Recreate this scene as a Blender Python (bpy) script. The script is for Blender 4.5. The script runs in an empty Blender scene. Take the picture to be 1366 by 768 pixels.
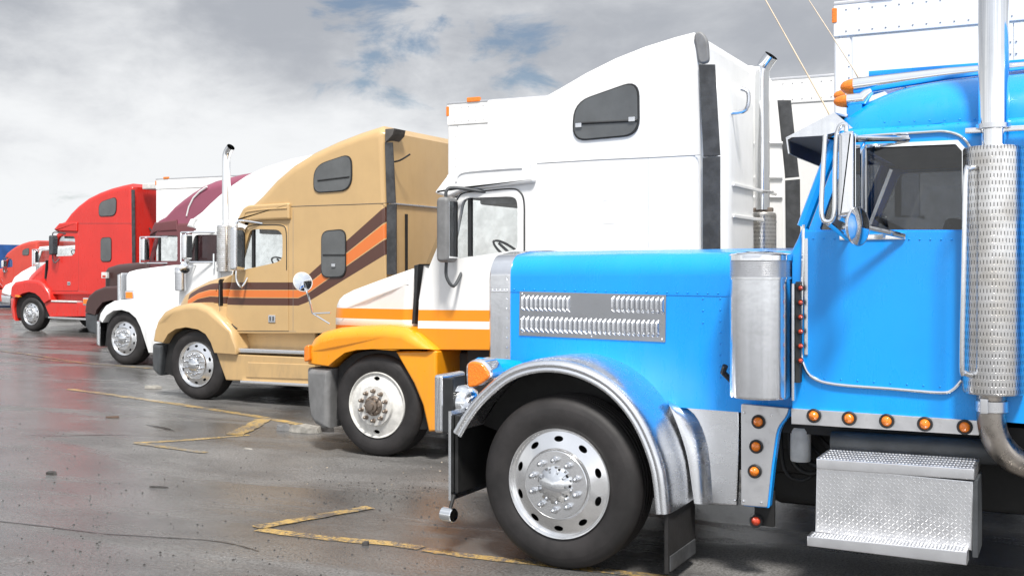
import bpy, bmesh, math, random
from mathutils import Vector, Matrix
random.seed(7)
R_ = math.radians
scene = bpy.context.scene
COL = scene.collection
# ------------------------------------------------------------------ camera
YAW = R_(26.6); SA, CA = math.sin(YAW), math.cos(YAW)
FPX, CU, HV, EYE = 1500.0, 683.0, 355.0, 1.85      # focal length / centre / horizon in photo pixels, eye height
cam = bpy.data.cameras.new('camera'); camo = bpy.data.objects.new('camera', cam); COL.objects.link(camo)
camo.location = (0, 0, EYE); camo.rotation_euler = (R_(90), 0, YAW)
cam.sensor_width = 36; cam.lens = 36*FPX/1366; cam.shift_y = -(384-HV)/1366
cam.clip_start = .05; cam.clip_end = 6000
scene.camera = camo
# ------------------------------------------------------------------ light
scene.view_settings.view_transform = 'Standard'; scene.view_settings.look = 'None'
scene.view_settings.exposure = 0.62; scene.view_settings.gamma = 1
SUN_EL, SUN_AZ = R_(58), R_(32)                    # azimuth measured from -Y (behind the camera) towards +X
sdir = Vector((math.cos(SUN_EL)*math.sin(SUN_AZ), -math.cos(SUN_EL)*math.cos(SUN_AZ), math.sin(SUN_EL)))
sun = bpy.data.lights.new('sun', 'SUN'); sun.energy = 3.7; sun.angle = R_(10); sun.color = (1, .965, .91)
suno = bpy.data.objects.new('sun', sun); COL.objects.link(suno); suno.location = (0, 0, 30)
suno.rotation_euler = (-sdir).to_track_quat('-Z', 'Y').to_euler()
world = bpy.data.worlds.new('World'); scene.world = world; world.use_nodes = True
def build_world():
    nt = world.node_tree; N = nt.nodes; K = nt.links; N.clear()
    out = N.new('ShaderNodeOutputWorld'); bg = N.new('ShaderNodeBackground'); bg.inputs[1].default_value = .1
    sky = N.new('ShaderNodeTexSky'); sky.sky_type = 'NISHITA'; sky.sun_disc = False
    sky.sun_elevation = SUN_EL; sky.sun_rotation = math.atan2(sdir.x, sdir.y)
    tc = N.new('ShaderNodeTexCoord'); sep = N.new('ShaderNodeSeparateXYZ'); K.new(tc.outputs['Generated'], sep.inputs[0])
    def M(op, a, b=None, c=None):
        n = N.new('ShaderNodeMath'); n.operation = op
        for i, v in enumerate((a, b, c)):
            if v is None: continue
            if isinstance(v, (int, float)): n.inputs[i].default_value = v
            else: K.new(v, n.inputs[i])
        return n.outputs[0]
    z = M('MAXIMUM', sep.outputs[2], 0.0)
    cmb = N.new('ShaderNodeCombineXYZ'); K.new(sep.outputs[0], cmb.inputs[0]); K.new(sep.outputs[1], cmb.inputs[1]); K.new(M('MULTIPLY', sep.outputs[2], 2.1), cmb.inputs[2])
    def noise(scale, detail, rough, off, dist=0.0):
        mp = N.new('ShaderNodeMapping'); K.new(cmb.outputs[0], mp.inputs[0]); mp.inputs[1].default_value = off
        n = N.new('ShaderNodeTexNoise'); n.inputs['Scale'].default_value = scale; n.inputs['Detail'].default_value = detail
        n.inputs['Roughness'].default_value = rough; n.inputs['Distortion'].default_value = dist
        K.new(mp.outputs[0], n.inputs['Vector']); return n.outputs[0]
    def ramp(v, a, b, lo=0., hi=1.):
        m = N.new('ShaderNodeMapRange'); m.interpolation_type = 'SMOOTHSTEP'; K.new(v, m.inputs[0])
        for i, q in enumerate((a, b, lo, hi)): m.inputs[i+1].default_value = q
        return m.outputs[0]
    # the cloud deck opens in places; the widest gap lies ahead, low over the trucks
    def gap(dx, dy, dz, wd):
        vn = N.new('ShaderNodeVectorMath'); vn.operation = 'DISTANCE'; K.new(tc.outputs['Generated'], vn.inputs[0]); vn.inputs[1].default_value = Vector((dx, dy, dz)).normalized()
        return ramp(vn.outputs['Value'], 0., wd, 1., 0.)
    gp = M('MAXIMUM', M('MAXIMUM', gap(-.535, .83, .205, .10), M('MULTIPLY', gap(-.44, .88, .195, .09), .9)), gap(.5, -.6, .5, .35))
    hole = ramp(M('ADD', noise(11., 7, .62, (1.3, 4.2, 0), .4), M('MULTIPLY', gp, .25)), .62, .80)
    body = noise(3.3, 9, .56, (3.1, 7.7, 0), .25); puff = noise(9.0, 8, .6, (9.1, 1.3, 0), .3)
    # deck greys with height, billows bright against it
    lvl = M('SUBTRACT', M('ADD', M('MULTIPLY', body, 1.15), M('MULTIPLY', puff, .65)), ramp(z, .05, .27, .0, .46))
    f = ramp(lvl, .40, 1.02)
    lite = N.new('ShaderNodeMix'); lite.data_type = 'RGBA'; lite.inputs[6].default_value = (2.9, 3.05, 3.35, 1); lite.inputs[7].default_value = (6.0, 6.1, 6.2, 1)
    K.new(f, lite.inputs[0])
    # cloud scatters forwards, so the deck is brighter on the sun's side of the sky
    dt = N.new('ShaderNodeVectorMath'); dt.operation = 'DOT_PRODUCT'; K.new(tc.outputs['Generated'], dt.inputs[0]); dt.inputs[1].default_value = sdir
    glow = ramp(dt.outputs['Value'], -.1, 1.0, 1.0, 2.3)
    gl = N.new('ShaderNodeVectorMath'); gl.operation = 'SCALE'; K.new(lite.outputs[2], gl.inputs[0]); K.new(glow, gl.inputs['Scale'])
    sk = N.new('ShaderNodeMix'); sk.data_type = 'RGBA'; sk.blend_type = 'MULTIPLY'; sk.inputs[0].default_value = 1
    K.new(sky.outputs[0], sk.inputs[6]); sk.inputs[7].default_value = (.50, .52, .54, 1)
    mx = N.new('ShaderNodeMix'); mx.data_type = 'RGBA'; K.new(M('MULTIPLY', hole, .8), mx.inputs[0])
    K.new(gl.outputs[0], mx.inputs[6]); K.new(sk.outputs[2], mx.inputs[7])
    K.new(mx.outputs[2], bg.inputs[0]); K.new(bg.outputs[0], out.inputs[0])
SKY_OFF = (0, 0, 0)
build_world()
scene.render.engine = 'CYCLES'
scene.cycles.max_bounces = 8; scene.cycles.transparent_max_bounces = 16

# ------------------------------------------------------------------ photo pixel -> place
def ray(u, v):
    cx = (u-CU)/FPX
    return Vector((cx*CA-SA, cx*SA+CA, (HV-v)/FPX))
def P(u, v, L):                                     # the point seen at a pixel on the upright plane y = L (a truck's side)
    d = ray(u, v); t = L/d.y
    return Vector((d.x*t, L, EYE+d.z*t))
def XZ(u, v, L): p = P(u, v, L); return (p.x, p.z)
def XZs(pts, L): return [XZ(u, v, L) for u, v in pts]
def G(u, v, z=0.0):                                 # on the ground
    d = ray(u, v); t = (z-EYE)/d.z
    return Vector((d.x*t, d.y*t, z))
def PL(u, v, a, b):                                 # on the upright plane through ground points a and b
    a = Vector((a[0], a[1], 0)); b = Vector((b[0], b[1], 0)); n = (b-a).cross(Vector((0, 0, 1)))
    o = Vector((0, 0, EYE)); d = ray(u, v); t = (a-o).dot(n)/d.dot(n)
    return o+d*t

# ------------------------------------------------------------------ materials
MATS = {}
def nodes_of(m):
    m.use_nodes = True; nt = m.node_tree
    return nt, nt.nodes, nt.links, nt.nodes['Principled BSDF']
def mth(N, K, op, a, b=None, c=None, clamp=False):
    n = N.new('ShaderNodeMath'); n.operation = op; n.use_clamp = clamp
    for i, v in enumerate((a, b, c)):
        if v is None: continue
        if isinstance(v, (int, float)): n.inputs[i].default_value = v
        else: K.new(v, n.inputs[i])
    return n.outputs[0]
def mixc(N, K, f, a, b, mode='MIX'):
    n = N.new('ShaderNodeMix'); n.data_type = 'RGBA'; n.blend_type = mode
    for i, v in ((0, f), (6, a), (7, b)):
        if isinstance(v, (int, float)): n.inputs[i].default_value = v
        elif isinstance(v, tuple): n.inputs[i].default_value = v if len(v) == 4 else v+(1,)
        else: K.new(v, n.inputs[i])
    return n.outputs[2]
def tnoise(N, K, scale, detail=4, rough=.55, vec=None, stretch=None, dist=0.0):
    n = N.new('ShaderNodeTexNoise'); n.inputs['Scale'].default_value = scale; n.inputs['Detail'].default_value = detail
    n.inputs['Roughness'].default_value = rough; n.inputs['Distortion'].default_value = dist
    if vec is None:
        g = N.new('ShaderNodeNewGeometry'); vec = g.outputs['Position']
    if stretch:
        mp = N.new('ShaderNodeMapping'); mp.inputs[3].default_value = stretch; K.new(vec, mp.inputs[0]); vec = mp.outputs[0]
    K.new(vec, n.inputs['Vector']); return n.outputs[0]
def mrange(N, K, v, a, b, lo=0., hi=1.):
    m = N.new('ShaderNodeMapRange'); m.interpolation_type = 'SMOOTHSTEP'; K.new(v, m.inputs[0])
    for i, q in enumerate((a, b, lo, hi)): m.inputs[i+1].default_value = q
    return m.outputs[0]
def bump(N, K, b, h, strength, dist):
    n = N.new('ShaderNodeBump'); n.inputs['Strength'].default_value = strength; n.inputs['Distance'].default_value = dist
    K.new(h, n.inputs['Height']); K.new(n.outputs[0], b.inputs['Normal'])
def paint(name, col, rough=.32, coat=.35, dirt=.35, wave=.0, dirtcol=(.16, .13, .10), stripes=None):
    m = bpy.data.materials.new(name); nt, N, K, b = nodes_of(m)
    n1 = tnoise(N, K, 1.3, 5, .6); n2 = tnoise(N, K, 9, 5, .65, stretch=(1, 1, .25))
    base = mixc(N, K, mrange(N, K, n1, .3, .7), tuple(c*.93 for c in col), tuple(min(.85, c*1.04) for c in col))
    if stripes: base = stripes(N, K, base)
    g = N.new('ShaderNodeNewGeometry'); sp = N.new('ShaderNodeSeparateXYZ'); K.new(g.outputs['Position'], sp.inputs[0])
    # road film: thrown up by the wheels, so it thins out with height; broken up by streaks
    lo = mrange(N, K, sp.outputs[2], .35, 1.25, 1., .12)
    dm = mth(N, K, 'MULTIPLY', mth(N, K, 'MULTIPLY', lo, mrange(N, K, n2, .42, .75)), dirt)
    K.new(mixc(N, K, dm, base, dirtcol), b.inputs['Base Color'])
    K.new(mth(N, K, 'ADD', mrange(N, K, n2, .3, .7, rough-.05, rough+.1), mth(N, K, 'MULTIPLY', dm, .4)), b.inputs['Roughness'])
    b.inputs['Coat Weight'].default_value = coat; b.inputs['Coat Roughness'].default_value = .12
    bump(N, K, b, tnoise(N, K, 2.2, 3, .5), .1, .02 if not wave else wave)
    MATS[name] = m; return m
def metal(name, col, rough, var=.1, stretch=None, scale=14, dents=.0, dirt=.25):
    m = bpy.data.materials.new(name); nt, N, K, b = nodes_of(m)
    n2 = tnoise(N, K, scale, 5, .6, stretch=stretch); n1 = tnoise(N, K, 3.1, 4, .6)
    b.inputs['Metallic'].default_value = 1
    c = mixc(N, K, mrange(N, K, n1, .35, .7), col, tuple(x*.93 for x in col))
    c = mixc(N, K, mth(N, K, 'MULTIPLY', mrange(N, K, n2, .55, .8), dirt), c, (.22, .19, .16))
    K.new(c, b.inputs['Base Color'])
    K.new(mrange(N, K, n2, .3, .75, rough-var*.5, rough+var), b.inputs['Roughness'])
    if dents: bump(N, K, b, tnoise(N, K, 5.5, 3, .5), .6, dents)
    MATS[name] = m; return m
def plain(name, col, rough=.6, var=.25, scale=8, bmp=.0, coat=0, emit=None, spec=None):
    m = bpy.data.materials.new(name); nt, N, K, b = nodes_of(m)
    n1 = tnoise(N, K, scale, 5, .6)
    K.new(mixc(N, K, mrange(N, K, n1, .3, .7), tuple(c*(1-var) for c in col), tuple(c*(1+var) for c in col)), b.inputs['Base Color'])
    b.inputs['Roughness'].default_value = rough; b.inputs['Coat Weight'].default_value = coat
    if spec is not None: b.inputs['Specular IOR Level'].default_value = spec
    if bmp: bump(N, K, b, tnoise(N, K, scale*5, 4, .6), .5, bmp)
    MATS[name] = m; return m
def glass(name, tint, rough=.02):
    m = bpy.data.materials.new(name); m.use_nodes = True; nt = m.node_tree; N = nt.nodes; K = nt.links; N.clear()
    out = N.new('ShaderNodeOutputMaterial'); mx = N.new('ShaderNodeMixShader'); t = N.new('ShaderNodeBsdfTransparent'); g = N.new('ShaderNodeBsdfGlossy')
    lw = N.new('ShaderNodeLayerWeight'); lw.inputs[0].default_value = .5; fr = mth(N, K, 'ADD', mth(N, K, 'MULTIPLY', mth(N, K, 'POWER', lw.outputs['Facing'], 5.0), .9), .045)
    n = tnoise(N, K, 6, 4, .6)
    K.new(mixc(N, K, mrange(N, K, n, .35, .7), tint, tuple(c*.88 for c in tint)), t.inputs[0])
    g.inputs['Roughness'].default_value = rough
    K.new(fr, mx.inputs[0]); K.new(t.outputs[0], mx.inputs[1]); K.new(g.outputs[0], mx.inputs[2]); K.new(mx.outputs[0], out.inputs[0])
    MATS[name] = m; return m
def lens(name, col):
    m = bpy.data.materials.new(name); nt, N, K, b = nodes_of(m)
    v = N.new('ShaderNodeTexVoronoi'); v.inputs['Scale'].default_value = 90
    g = N.new('ShaderNodeNewGeometry'); K.new(g.outputs['Position'], v.inputs['Vector'])
    K.new(mixc(N, K, mrange(N, K, v.outputs[0], .1, .6), col, tuple(c*.75 for c in col)), b.inputs['Base Color'])
    b.inputs['Roughness'].default_value = .15; b.inputs['Coat Weight'].default_value = .6
    bump(N, K, b, v.outputs[0], .4, .004)
    MATS[name] = m; return m

# ------------------------------------------------------------------ mesh helpers
WORLD = {}
def weighted(me, cmin):
    """smooth shading in which large flat faces stay flat and only the rounded edges blend"""
    me.shade_smooth(); ps = me.polygons; nn = [p.normal.copy() for p in ps]; ar = [p.area for p in ps]
    vf = [[] for _ in me.vertices]
    for p in ps:
        for v in p.vertices: vf[v].append(p.index)
    out = []
    for p in ps:
        n0 = nn[p.index]
        for v in p.vertices:
            x = y = z = 0.0
            for f in vf[v]:
                n = nn[f]
                if n.dot(n0) > cmin: a = ar[f]; x += n.x*a; y += n.y*a; z += n.z*a
            l = math.sqrt(x*x+y*y+z*z)
            out.append((x/l, y/l, z/l) if l > 1e-12 else tuple(n0))
    me.normals_split_custom_set(out)
class MB:
    def __init__(s): s.v = []; s.f = []
    def add(s, vs, fs):
        o = len(s.v); s.v += [Vector(p) for p in vs]; s.f += [tuple(i+o for i in f) for f in fs]; return s
    def box(s, x0, x1, y0, y1, z0, z1, b=0.0):
        if b <= 0:
            return s.add([(x, y, z) for x in (x0, x1) for y in (y0, y1) for z in (z0, z1)],
                         [(0, 1, 3, 2), (4, 6, 7, 5), (0, 4, 5, 1), (2, 3, 7, 6), (0, 2, 6, 4), (1, 5, 7, 3)])
        bm = bmesh.new(); bmesh.ops.create_cube(bm, size=1)
        for q in bm.verts: q.co = Vector(((x0+x1)/2+q.co.x*(x1-x0), (y0+y1)/2+q.co.y*(y1-y0), (z0+z1)/2+q.co.z*(z1-z0)))
        b = min(b, .45*min(abs(x1-x0), abs(y1-y0), abs(z1-z0)))
        bmesh.ops.bevel(bm, geom=bm.edges[:], offset=b, segments=2, affect='EDGES', profile=.5)
        bm.verts.index_update(); s.add([q.co.copy() for q in bm.verts], [[w.index for w in f.verts] for f in bm.faces]); bm.free(); return s
    def tube(s, path, r, n=10, cap=True):
        path = [Vector(p) for p in path]; m = len(path); rs = r if isinstance(r, (list, tuple)) else [r]*m
        t0 = (path[1]-path[0]).normalized(); up = Vector((0, 0, 1)) if abs(t0.z) < .9 else Vector((1, 0, 0))
        a = t0.cross(up).normalized(); vs = []; fs = []
        for i, p in enumerate(path):
            if i == 0: t = t0
            elif i == m-1: t = (path[i]-path[i-1]).normalized()
            else: t = ((path[i+1]-p).normalized()+(p-path[i-1]).normalized()).normalized()
            a = (a-t*a.dot(t)).normalized(); c = t.cross(a)
            vs += [p+(a*math.cos(2*math.pi*k/n)+c*math.sin(2*math.pi*k/n))*rs[i] for k in range(n)]
        for i in range(m-1):
            for k in range(n): fs.append((i*n+k, i*n+(k+1) % n, (i+1)*n+(k+1) % n, (i+1)*n+k))
        if cap: fs.append(tuple(range(n))[::-1]); fs.append(tuple((m-1)*n+k for k in range(n)))
        return s.add(vs, fs)
    def lathe(s, prof, o, ax=(0, -1, 0), n=32, a0=0, a1=None, cap=False):   # prof: (radius, height along ax)
        o = Vector(o); ax = Vector(ax).normalized(); up = Vector((0, 0, 1)) if abs(ax.z) < .9 else Vector((1, 0, 0))
        e1 = up.cross(ax).normalized(); e2 = ax.cross(e1); vs = []; fs = []
        for r, h in prof: vs += [o+ax*h+(e1*math.cos(2*math.pi*k/n)+e2*math.sin(2*math.pi*k/n))*max(r, 1e-4) for k in range(n)]
        for i in range(len(prof)-1):
            for k in range(n): fs.append((i*n+k, i*n+(k+1) % n, (i+1)*n+(k+1) % n, (i+1)*n+k))
        if cap: fs.append(tuple(range(n))); fs.append(tuple((len(prof)-1)*n+k for k in range(n)))
        return s.add(vs, fs)
    def slab(s, pts, y0, y1): return s.hull(pts, y0, y1, 0)
    def hull(s, pts, y0, y1, r=.08, seg=4, wt=None, holes=None, skip=(), warp=None, mid=0, caps=(1, 1), reveal=.05):
        """side outline pts (x, z) spread from y0 to y1, edges rounded by r (wt: share of r for each corner)."""
        pts = [tuple(p) for p in pts]; n = len(pts)
        area = sum(pts[i][0]*pts[(i+1) % n][1]-pts[(i+1) % n][0]*pts[i][1] for i in range(n))
        flip = area < 0; nr = []
        for i in range(n):
            a, b, c = pts[i-1], pts[i], pts[(i+1) % n]
            d1 = Vector((b[0]-a[0], b[1]-a[1])); d2 = Vector((c[0]-b[0], c[1]-b[1]))
            d1 = d1.normalized() if d1.length > 1e-9 else d2.normalized(); d2 = d2.normalized() if d2.length > 1e-9 else d1
            n1 = Vector((-d1.y, d1.x)); n2 = Vector((-d2.y, d2.x)); q = n1+n2
            if q.length < 1e-3: q = n1
            q = q.normalized(); k = 1/max(.5, q.dot(n1)); nr.append(q*k*(-1 if flip else 1))
        w = wt or [1]*n
        sl = []
        if r > 0:
            for k in range(seg+1):
                a = math.pi/2*k/seg; sl.append((y0+r*(1-math.cos(a)), r*(1-math.sin(a))))
        else: sl.append((y0, 0))
        back = [(y1-(y-y0), e) for y, e in reversed(sl)]
        for k in range(mid):
            f = (k+1)/(mid+1); sl.append((sl[-1 if k == 0 else -1][0], 0)) if False else None
        ms = [(sl[-1][0]+(back[0][0]-sl[-1][0])*(k+1)/(mid+1), 0) for k in range(mid)]
        sl = sl+ms+back
        W = warp or (lambda x, y, z: (x, y, z)); vs = []; fs = []
        for y, e in sl: vs += [W(pts[i][0]+nr[i].x*e*w[i], y, pts[i][1]+nr[i].y*e*w[i]) for i in range(n)]
        for j in range(len(sl)-1):
            for i in range(n):
                if i in skip: continue
                fs.append((j*n+i, j*n+(i+1) % n, (j+1)*n+(i+1) % n, (j+1)*n+i))
        m = len(sl)
        for side, base, yy, sg in ((0, 0, sl[0][0], 1), (1, (m-1)*n, sl[-1][0], -1)):
            if not caps[side]: continue
            if not holes: fs.append(tuple(base+i for i in range(n))); continue
            bm = bmesh.new(); loops = [[vs[base+i] for i in range(n)]]+[[W(x, yy, z) for x, z in h] for h in holes]
            es = []
            for lp in loops:
                q = [bm.verts.new(p) for p in lp]; es += [bm.edges.new((q[i], q[(i+1) % len(q)])) for i in range(len(q))]
            bmesh.ops.triangle_fill(bm, use_beauty=True, use_dissolve=False, edges=es, normal=(0, 1, 0))
            bm.verts.index_update(); o = len(vs); vs += [tuple(q.co) for q in bm.verts]; fs += [tuple(o+q.index for q in f.verts) for f in bm.faces]; bm.free()
            for h in holes:
                o = len(vs); k = len(h)
                vs += [W(x, yy, z) for x, z in h]+[W(x, yy+sg*reveal, z) for x, z in h]
                fs += [(o+i, o+(i+1) % k, o+k+(i+1) % k, o+k+i) for i in range(k)]
        return s.add(vs, fs)
    def loft(s, rings, close=True, caps=(True, True)):
        n = len(rings[0]); vs = [p for r in rings for p in r]; fs = []
        for j in range(len(rings)-1):
            for i in range(n if close else n-1): fs.append((j*n+i, j*n+(i+1) % n, (j+1)*n+(i+1) % n, (j+1)*n+i))
        if caps[0]: fs.append(tuple(range(n)))
        if caps[1]: fs.append(tuple((len(rings)-1)*n+i for i in range(n)))
        return s.add(vs, fs)
    def mesh(s, name, mat, off=(0, 0, 0), smooth=35, recalc=True):
        off = Vector(off); me = bpy.data.meshes.new(name); me.from_pydata([p-off for p in s.v], [], s.f)
        bm = bmesh.new(); bm.from_mesh(me); bmesh.ops.remove_doubles(bm, verts=bm.verts, dist=2e-5)
        if recalc: bmesh.ops.recalc_face_normals(bm, faces=bm.faces)
        bm.to_mesh(me); bm.free()
        if smooth: weighted(me, math.cos(R_(smooth+5)))
        me.materials.append(MATS[mat] if isinstance(mat, str) else mat); return me
    def obj(s, name, mat, parent=None, smooth=35, recalc=True, at=None):
        """one object; its vertices are in place already. at: own origin (else the parent's, or the world's)"""
        o0 = Vector(at) if at is not None else (WORLD[parent.name] if parent else Vector((0, 0, 0)))
        return put(s.mesh(name, mat, o0, smooth, recalc), name, parent, o0)
def put(me, name, parent, loc, rot=None):
    o = bpy.data.objects.new(name, me); COL.objects.link(o); loc = Vector(loc); WORLD[o.name] = loc
    if parent: o.parent = parent; o.location = loc-WORLD[parent.name]
    else: o.location = loc
    if rot: o.rotation_euler = rot
    return o
def thing(name, label, cat, loc, group=None):
    o = bpy.data.objects.new(name, None); COL.objects.link(o); o.location = loc; WORLD[o.name] = Vector(loc); o.empty_display_size = .3
    return tag(o, label, cat, group)
def tag(o, label, cat, group=None):
    o['label'] = label; o['category'] = cat
    if group: o['group'] = group
    return o
def struct(o): o['kind'] = 'structure'; return o
def smoothline(pts, n=4):                            # Catmull-Rom through 2-D or 3-D points
    pts = [Vector(p) for p in pts]; out = []
    for i in range(len(pts)-1):
        p0 = pts[max(i-1, 0)]; p1 = pts[i]; p2 = pts[i+1]; p3 = pts[min(i+2, len(pts)-1)]
        for k in range(n):
            t = k/n
            out.append(.5*((2*p1)+(p2-p0)*t+(2*p0-5*p1+4*p2-p3)*t*t+(3*p1-p0-3*p2+p3)*t**3))
    out.append(pts[-1]); return out
def roundpoly(pts, r, n=5):                          # round the corners of a 2-D outline
    out = []; m = len(pts); rs = r if isinstance(r, (list, tuple)) else [r]*m
    for i in range(m):
        a, b, c = Vector(pts[i-1]), Vector(pts[i]), Vector(pts[(i+1) % m]); q = rs[i]
        d1 = min(q, .48*(a-b).length); d2 = min(q, .48*(c-b).length)
        if q <= 0: out.append(tuple(b)); continue
        p1 = b+(a-b).normalized()*d1; p2 = b+(c-b).normalized()*d2
        for k in range(n+1):
            t = k/n; out.append(tuple((1-t)**2*p1+2*t*(1-t)*b+t*t*p2))
    return out
def ring(c, rx, rz, y, n=24): return [(c[0]+rx*math.cos(2*math.pi*k/n), y, c[1]+rz*math.sin(2*math.pi*k/n)) for k in range(n)]

# ------------------------------------------------------------------ palette
paint('blue_paint', (.0, .30, .88), .28, .22, .12)
paint('white_paint', (.80, .80, .79), .34, .3, .35)
paint('cream_white_paint', (.78, .79, .79), .34, .3, .35)
paint('orange_paint', (.86, .31, .006), .3, .4, .3)
paint('red_paint', (.60, .022, .014), .3, .4, .35)
paint('faded_red_paint', (.55, .05, .03), .36, .3, .4)
paint('maroon_paint', (.13, .035, .04), .36, .3, .3)
paint('dark_maroon_paint', (.055, .026, .024), .4, .25, .3)
paint('sunlit_maroon_paint', (.25, .06, .10), .34, .4, .2)  # roof maroon, paler and pinker with sunlight put into the colour
metal('chrome', (.86, .87, .88), .08, .06, None, 14, 0, .08)
metal('stainless', (.80, .81, .83), .26, .03, (1, 1, 3), 10, .0, .04)
metal('polished_stainless', (.78, .79, .81), .18, .08, (1, 1, .06), 26, .003, .12)
metal('aluminium', (.74, .74, .75), .3, .1, None, 14, 0, .12)
metal('plate_aluminium', (.78, .78, .79), .34, .08, None, 10, 0, .1)
metal('bright_aluminium', (.86, .86, .86), .2, .05, None, 9, 0, .05)
metal('dull_aluminium', (.70, .70, .71), .40, .1, None, 16, .0, .25)
metal('rusty_steel', (.30, .25, .21), .5, .3, None, 30, .0, .8)
plain('white_rim', (.62, .61, .58), .38, .15, 14)
plain('rubber', (.018, .016, .016), .62, .4, 5, .002)
plain('black_plastic', (.016, .017, .018), .5, .3, 6)
plain('grey_plastic', (.17, .17, .17), .55, .2, 5, .001)
plain('dark_grey_plastic', (.055, .06, .065), .5, .25, 5)
plain('flap_rubber', (.045, .047, .05), .6, .4, 7, .004)
plain('mud_rubber', (.012, .011, .011), .7, .4, 7, .003)
plain('chassis_black', (.010, .010, .010), .6, .5, 6)
plain('interior', (.07, .066, .062), .75, .3, 6)
plain('interior_light', (.22, .21, .20), .8, .2, 6)
plain('white_plastic', (.6, .6, .58), .5, .15, 8)
glass('clear_glass', (.95, .97, .975)); glass('tinted_glass', (.53, .54, .545)); glass('smoked_glass', (.30, .32, .33))
metal('mirror_glass', (.86, .88, .90), .03, .02, None, 5, 0, 0)
metal('panel_steel', (.46, .47, .49), .3, .08, None, 9, .001, .15)
metal('nut_chrome', (.60, .61, .63), .16, .04, None, 20, 0, .1)
metal('hub_chrome', (.80, .81, .82), .10, .03, None, 9, 0, .04)
plain('window_dark', (.085, .09, .092), .16, .15, 3, 0, .4)
lens('amber_lens', (.95, .24, .012)); lens('red_lens', (.62, .06, .02))
# ================================================================== ground
def asphalt_nodes(N, K):
    """colour, roughness and height of the wet tarmac"""
    g = N.new('ShaderNodeNewGeometry'); pos = g.outputs['Position']
    big = tnoise(N, K, .16, 5, .6, pos); med = tnoise(N, K, .9, 6, .62, pos, (1, 1.6, 1)); fine = tnoise(N, K, 60, 3, .7, pos); grit = tnoise(N, K, 170, 2, .6, pos)
    streak = tnoise(N, K, .55, 6, .65, pos, (.35, 1.5, 1), .6)
    col = mixc(N, K, mrange(N, K, med, .3, .7), (.13, .127, .123), (.25, .245, .238))
    col = mixc(N, K, mrange(N, K, fine, .38, .68), col, (.062, .059, .056))
    cr = tnoise(N, K, 22, 4, .75, pos); col = mixc(N, K, mth(N, K, 'MULTIPLY', mrange(N, K, cr, .5, .66), .6), col, (.055, .052, .05))
    sp = mrange(N, K, grit, .66, .74); col = mixc(N, K, mth(N, K, 'MULTIPLY', sp, .55), col, (.30, .28, .25))
    oil = mrange(N, K, tnoise(N, K, .42, 6, .6, pos, (.8, 1.2, 1), .8), .55, .72)
    col = mixc(N, K, mth(N, K, 'MULTIPLY', oil, .6), col, (.040, .032, .027))
    wet = mrange(N, K, mth(N, K, 'ADD', mth(N, K, 'MULTIPLY', streak, .65), mth(N, K, 'MULTIPLY', big, .35)), .38, .56)
    col = mixc(N, K, mth(N, K, 'MULTIPLY', wet, .5), col, (.065, .063, .061))
    rust = mrange(N, K, tnoise(N, K, .7, 6, .65, pos, (1, 1, 1), 1.0), .58, .74)
    col = mixc(N, K, mth(N, K, 'MULTIPLY', rust, .5), col, (.075, .05, .034))
    rough = mth(N, K, 'ADD', mrange(N, K, wet, 0, 1, .46, .13), mrange(N, K, fine, .3, .7, -.04, .08))
    h = mth(N, K, 'MULTIPLY', mth(N, K, 'ADD', fine, grit), mrange(N, K, wet, 0, 1, 1., .25))
    return col, rough, h, pos
def asphalt(name='wet_asphalt'):
    m = bpy.data.materials.new(name); nt, N, K, b = nodes_of(m)
    col, rough, h, pos = asphalt_nodes(N, K)
    K.new(col, b.inputs['Base Color']); K.new(rough, b.inputs['Roughness']); bump(N, K, b, h, .7, .008)
    b.inputs['Specular IOR Level'].default_value = .6
    MATS[name] = m
def lane_paint(name, pc, wear):
    m = bpy.data.materials.new(name); nt, N, K, b = nodes_of(m)
    col, rough, h, pos = asphalt_nodes(N, K)
    w = tnoise(N, K, 26, 6, .7, pos); w2 = tnoise(N, K, 3.5, 5, .65, pos)
    f = mrange(N, K, mth(N, K, 'ADD', mth(N, K, 'MULTIPLY', w, .55), mth(N, K, 'MULTIPLY', w2, .45)), wear-.07, wear+.07)
    K.new(mixc(N, K, f, pc, col), b.inputs['Base Color']); K.new(mth(N, K, 'ADD', rough, .12), b.inputs['Roughness']); bump(N, K, b, h, .5, .005)
    MATS[name] = m
asphalt(); lane_paint('yellow_paint', (.42, .28, .09), .50); lane_paint('faded_yellow_paint', (.30, .21, .08), .47)
plain('tar', (.018, .016, .015), .3, .4, 9)
# the yard: a sheet out to the horizon, finer where it lies near
def ground_sheet():
    m = MB(); m.add([(-3000, -400, 0), (3000, -400, 0), (3000, 4000, 0), (-3000, 4000, 0)], [(0, 1, 2, 3)])
    return struct(m.obj('ground', 'wet_asphalt', None, 0))
ground = ground_sheet()
def strip(name, px, w, mat, z, jag=.0, taper=False):
    """a flat strip on the yard along photo pixels px, w metres wide"""
    pts = smoothline([G(u, v) for u, v in px], 8); rs = random.Random(sum(u for u, v in px)); L = []; Rr = []
    for i, p in enumerate(pts):
        t = (pts[min(i+1, len(pts)-1)]-pts[max(i-1, 0)]).normalized(); nn = Vector((-t.y, t.x, 0))
        ww = w*(1 if not taper else max(.12, math.sin(math.pi*(i+.3)/(len(pts)))))
        a = ww/2*(1+rs.uniform(-jag, jag)); b = ww/2*(1+rs.uniform(-jag, jag))
        L.append(p+nn*a+Vector((0, 0, z))); Rr.append(p-nn*b+Vector((0, 0, z)))
    m = MB(); n = len(pts); m.add(L+Rr, [(i, i+1, n+i+1, n+i) for i in range(n-1)])
    o = m.obj(name, mat, None, 0); return struct(o)
strip('parking_line', [(345, 706), (430, 717), (520, 725), (562, 731)], .11, 'yellow_paint', .004, .15)
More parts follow.
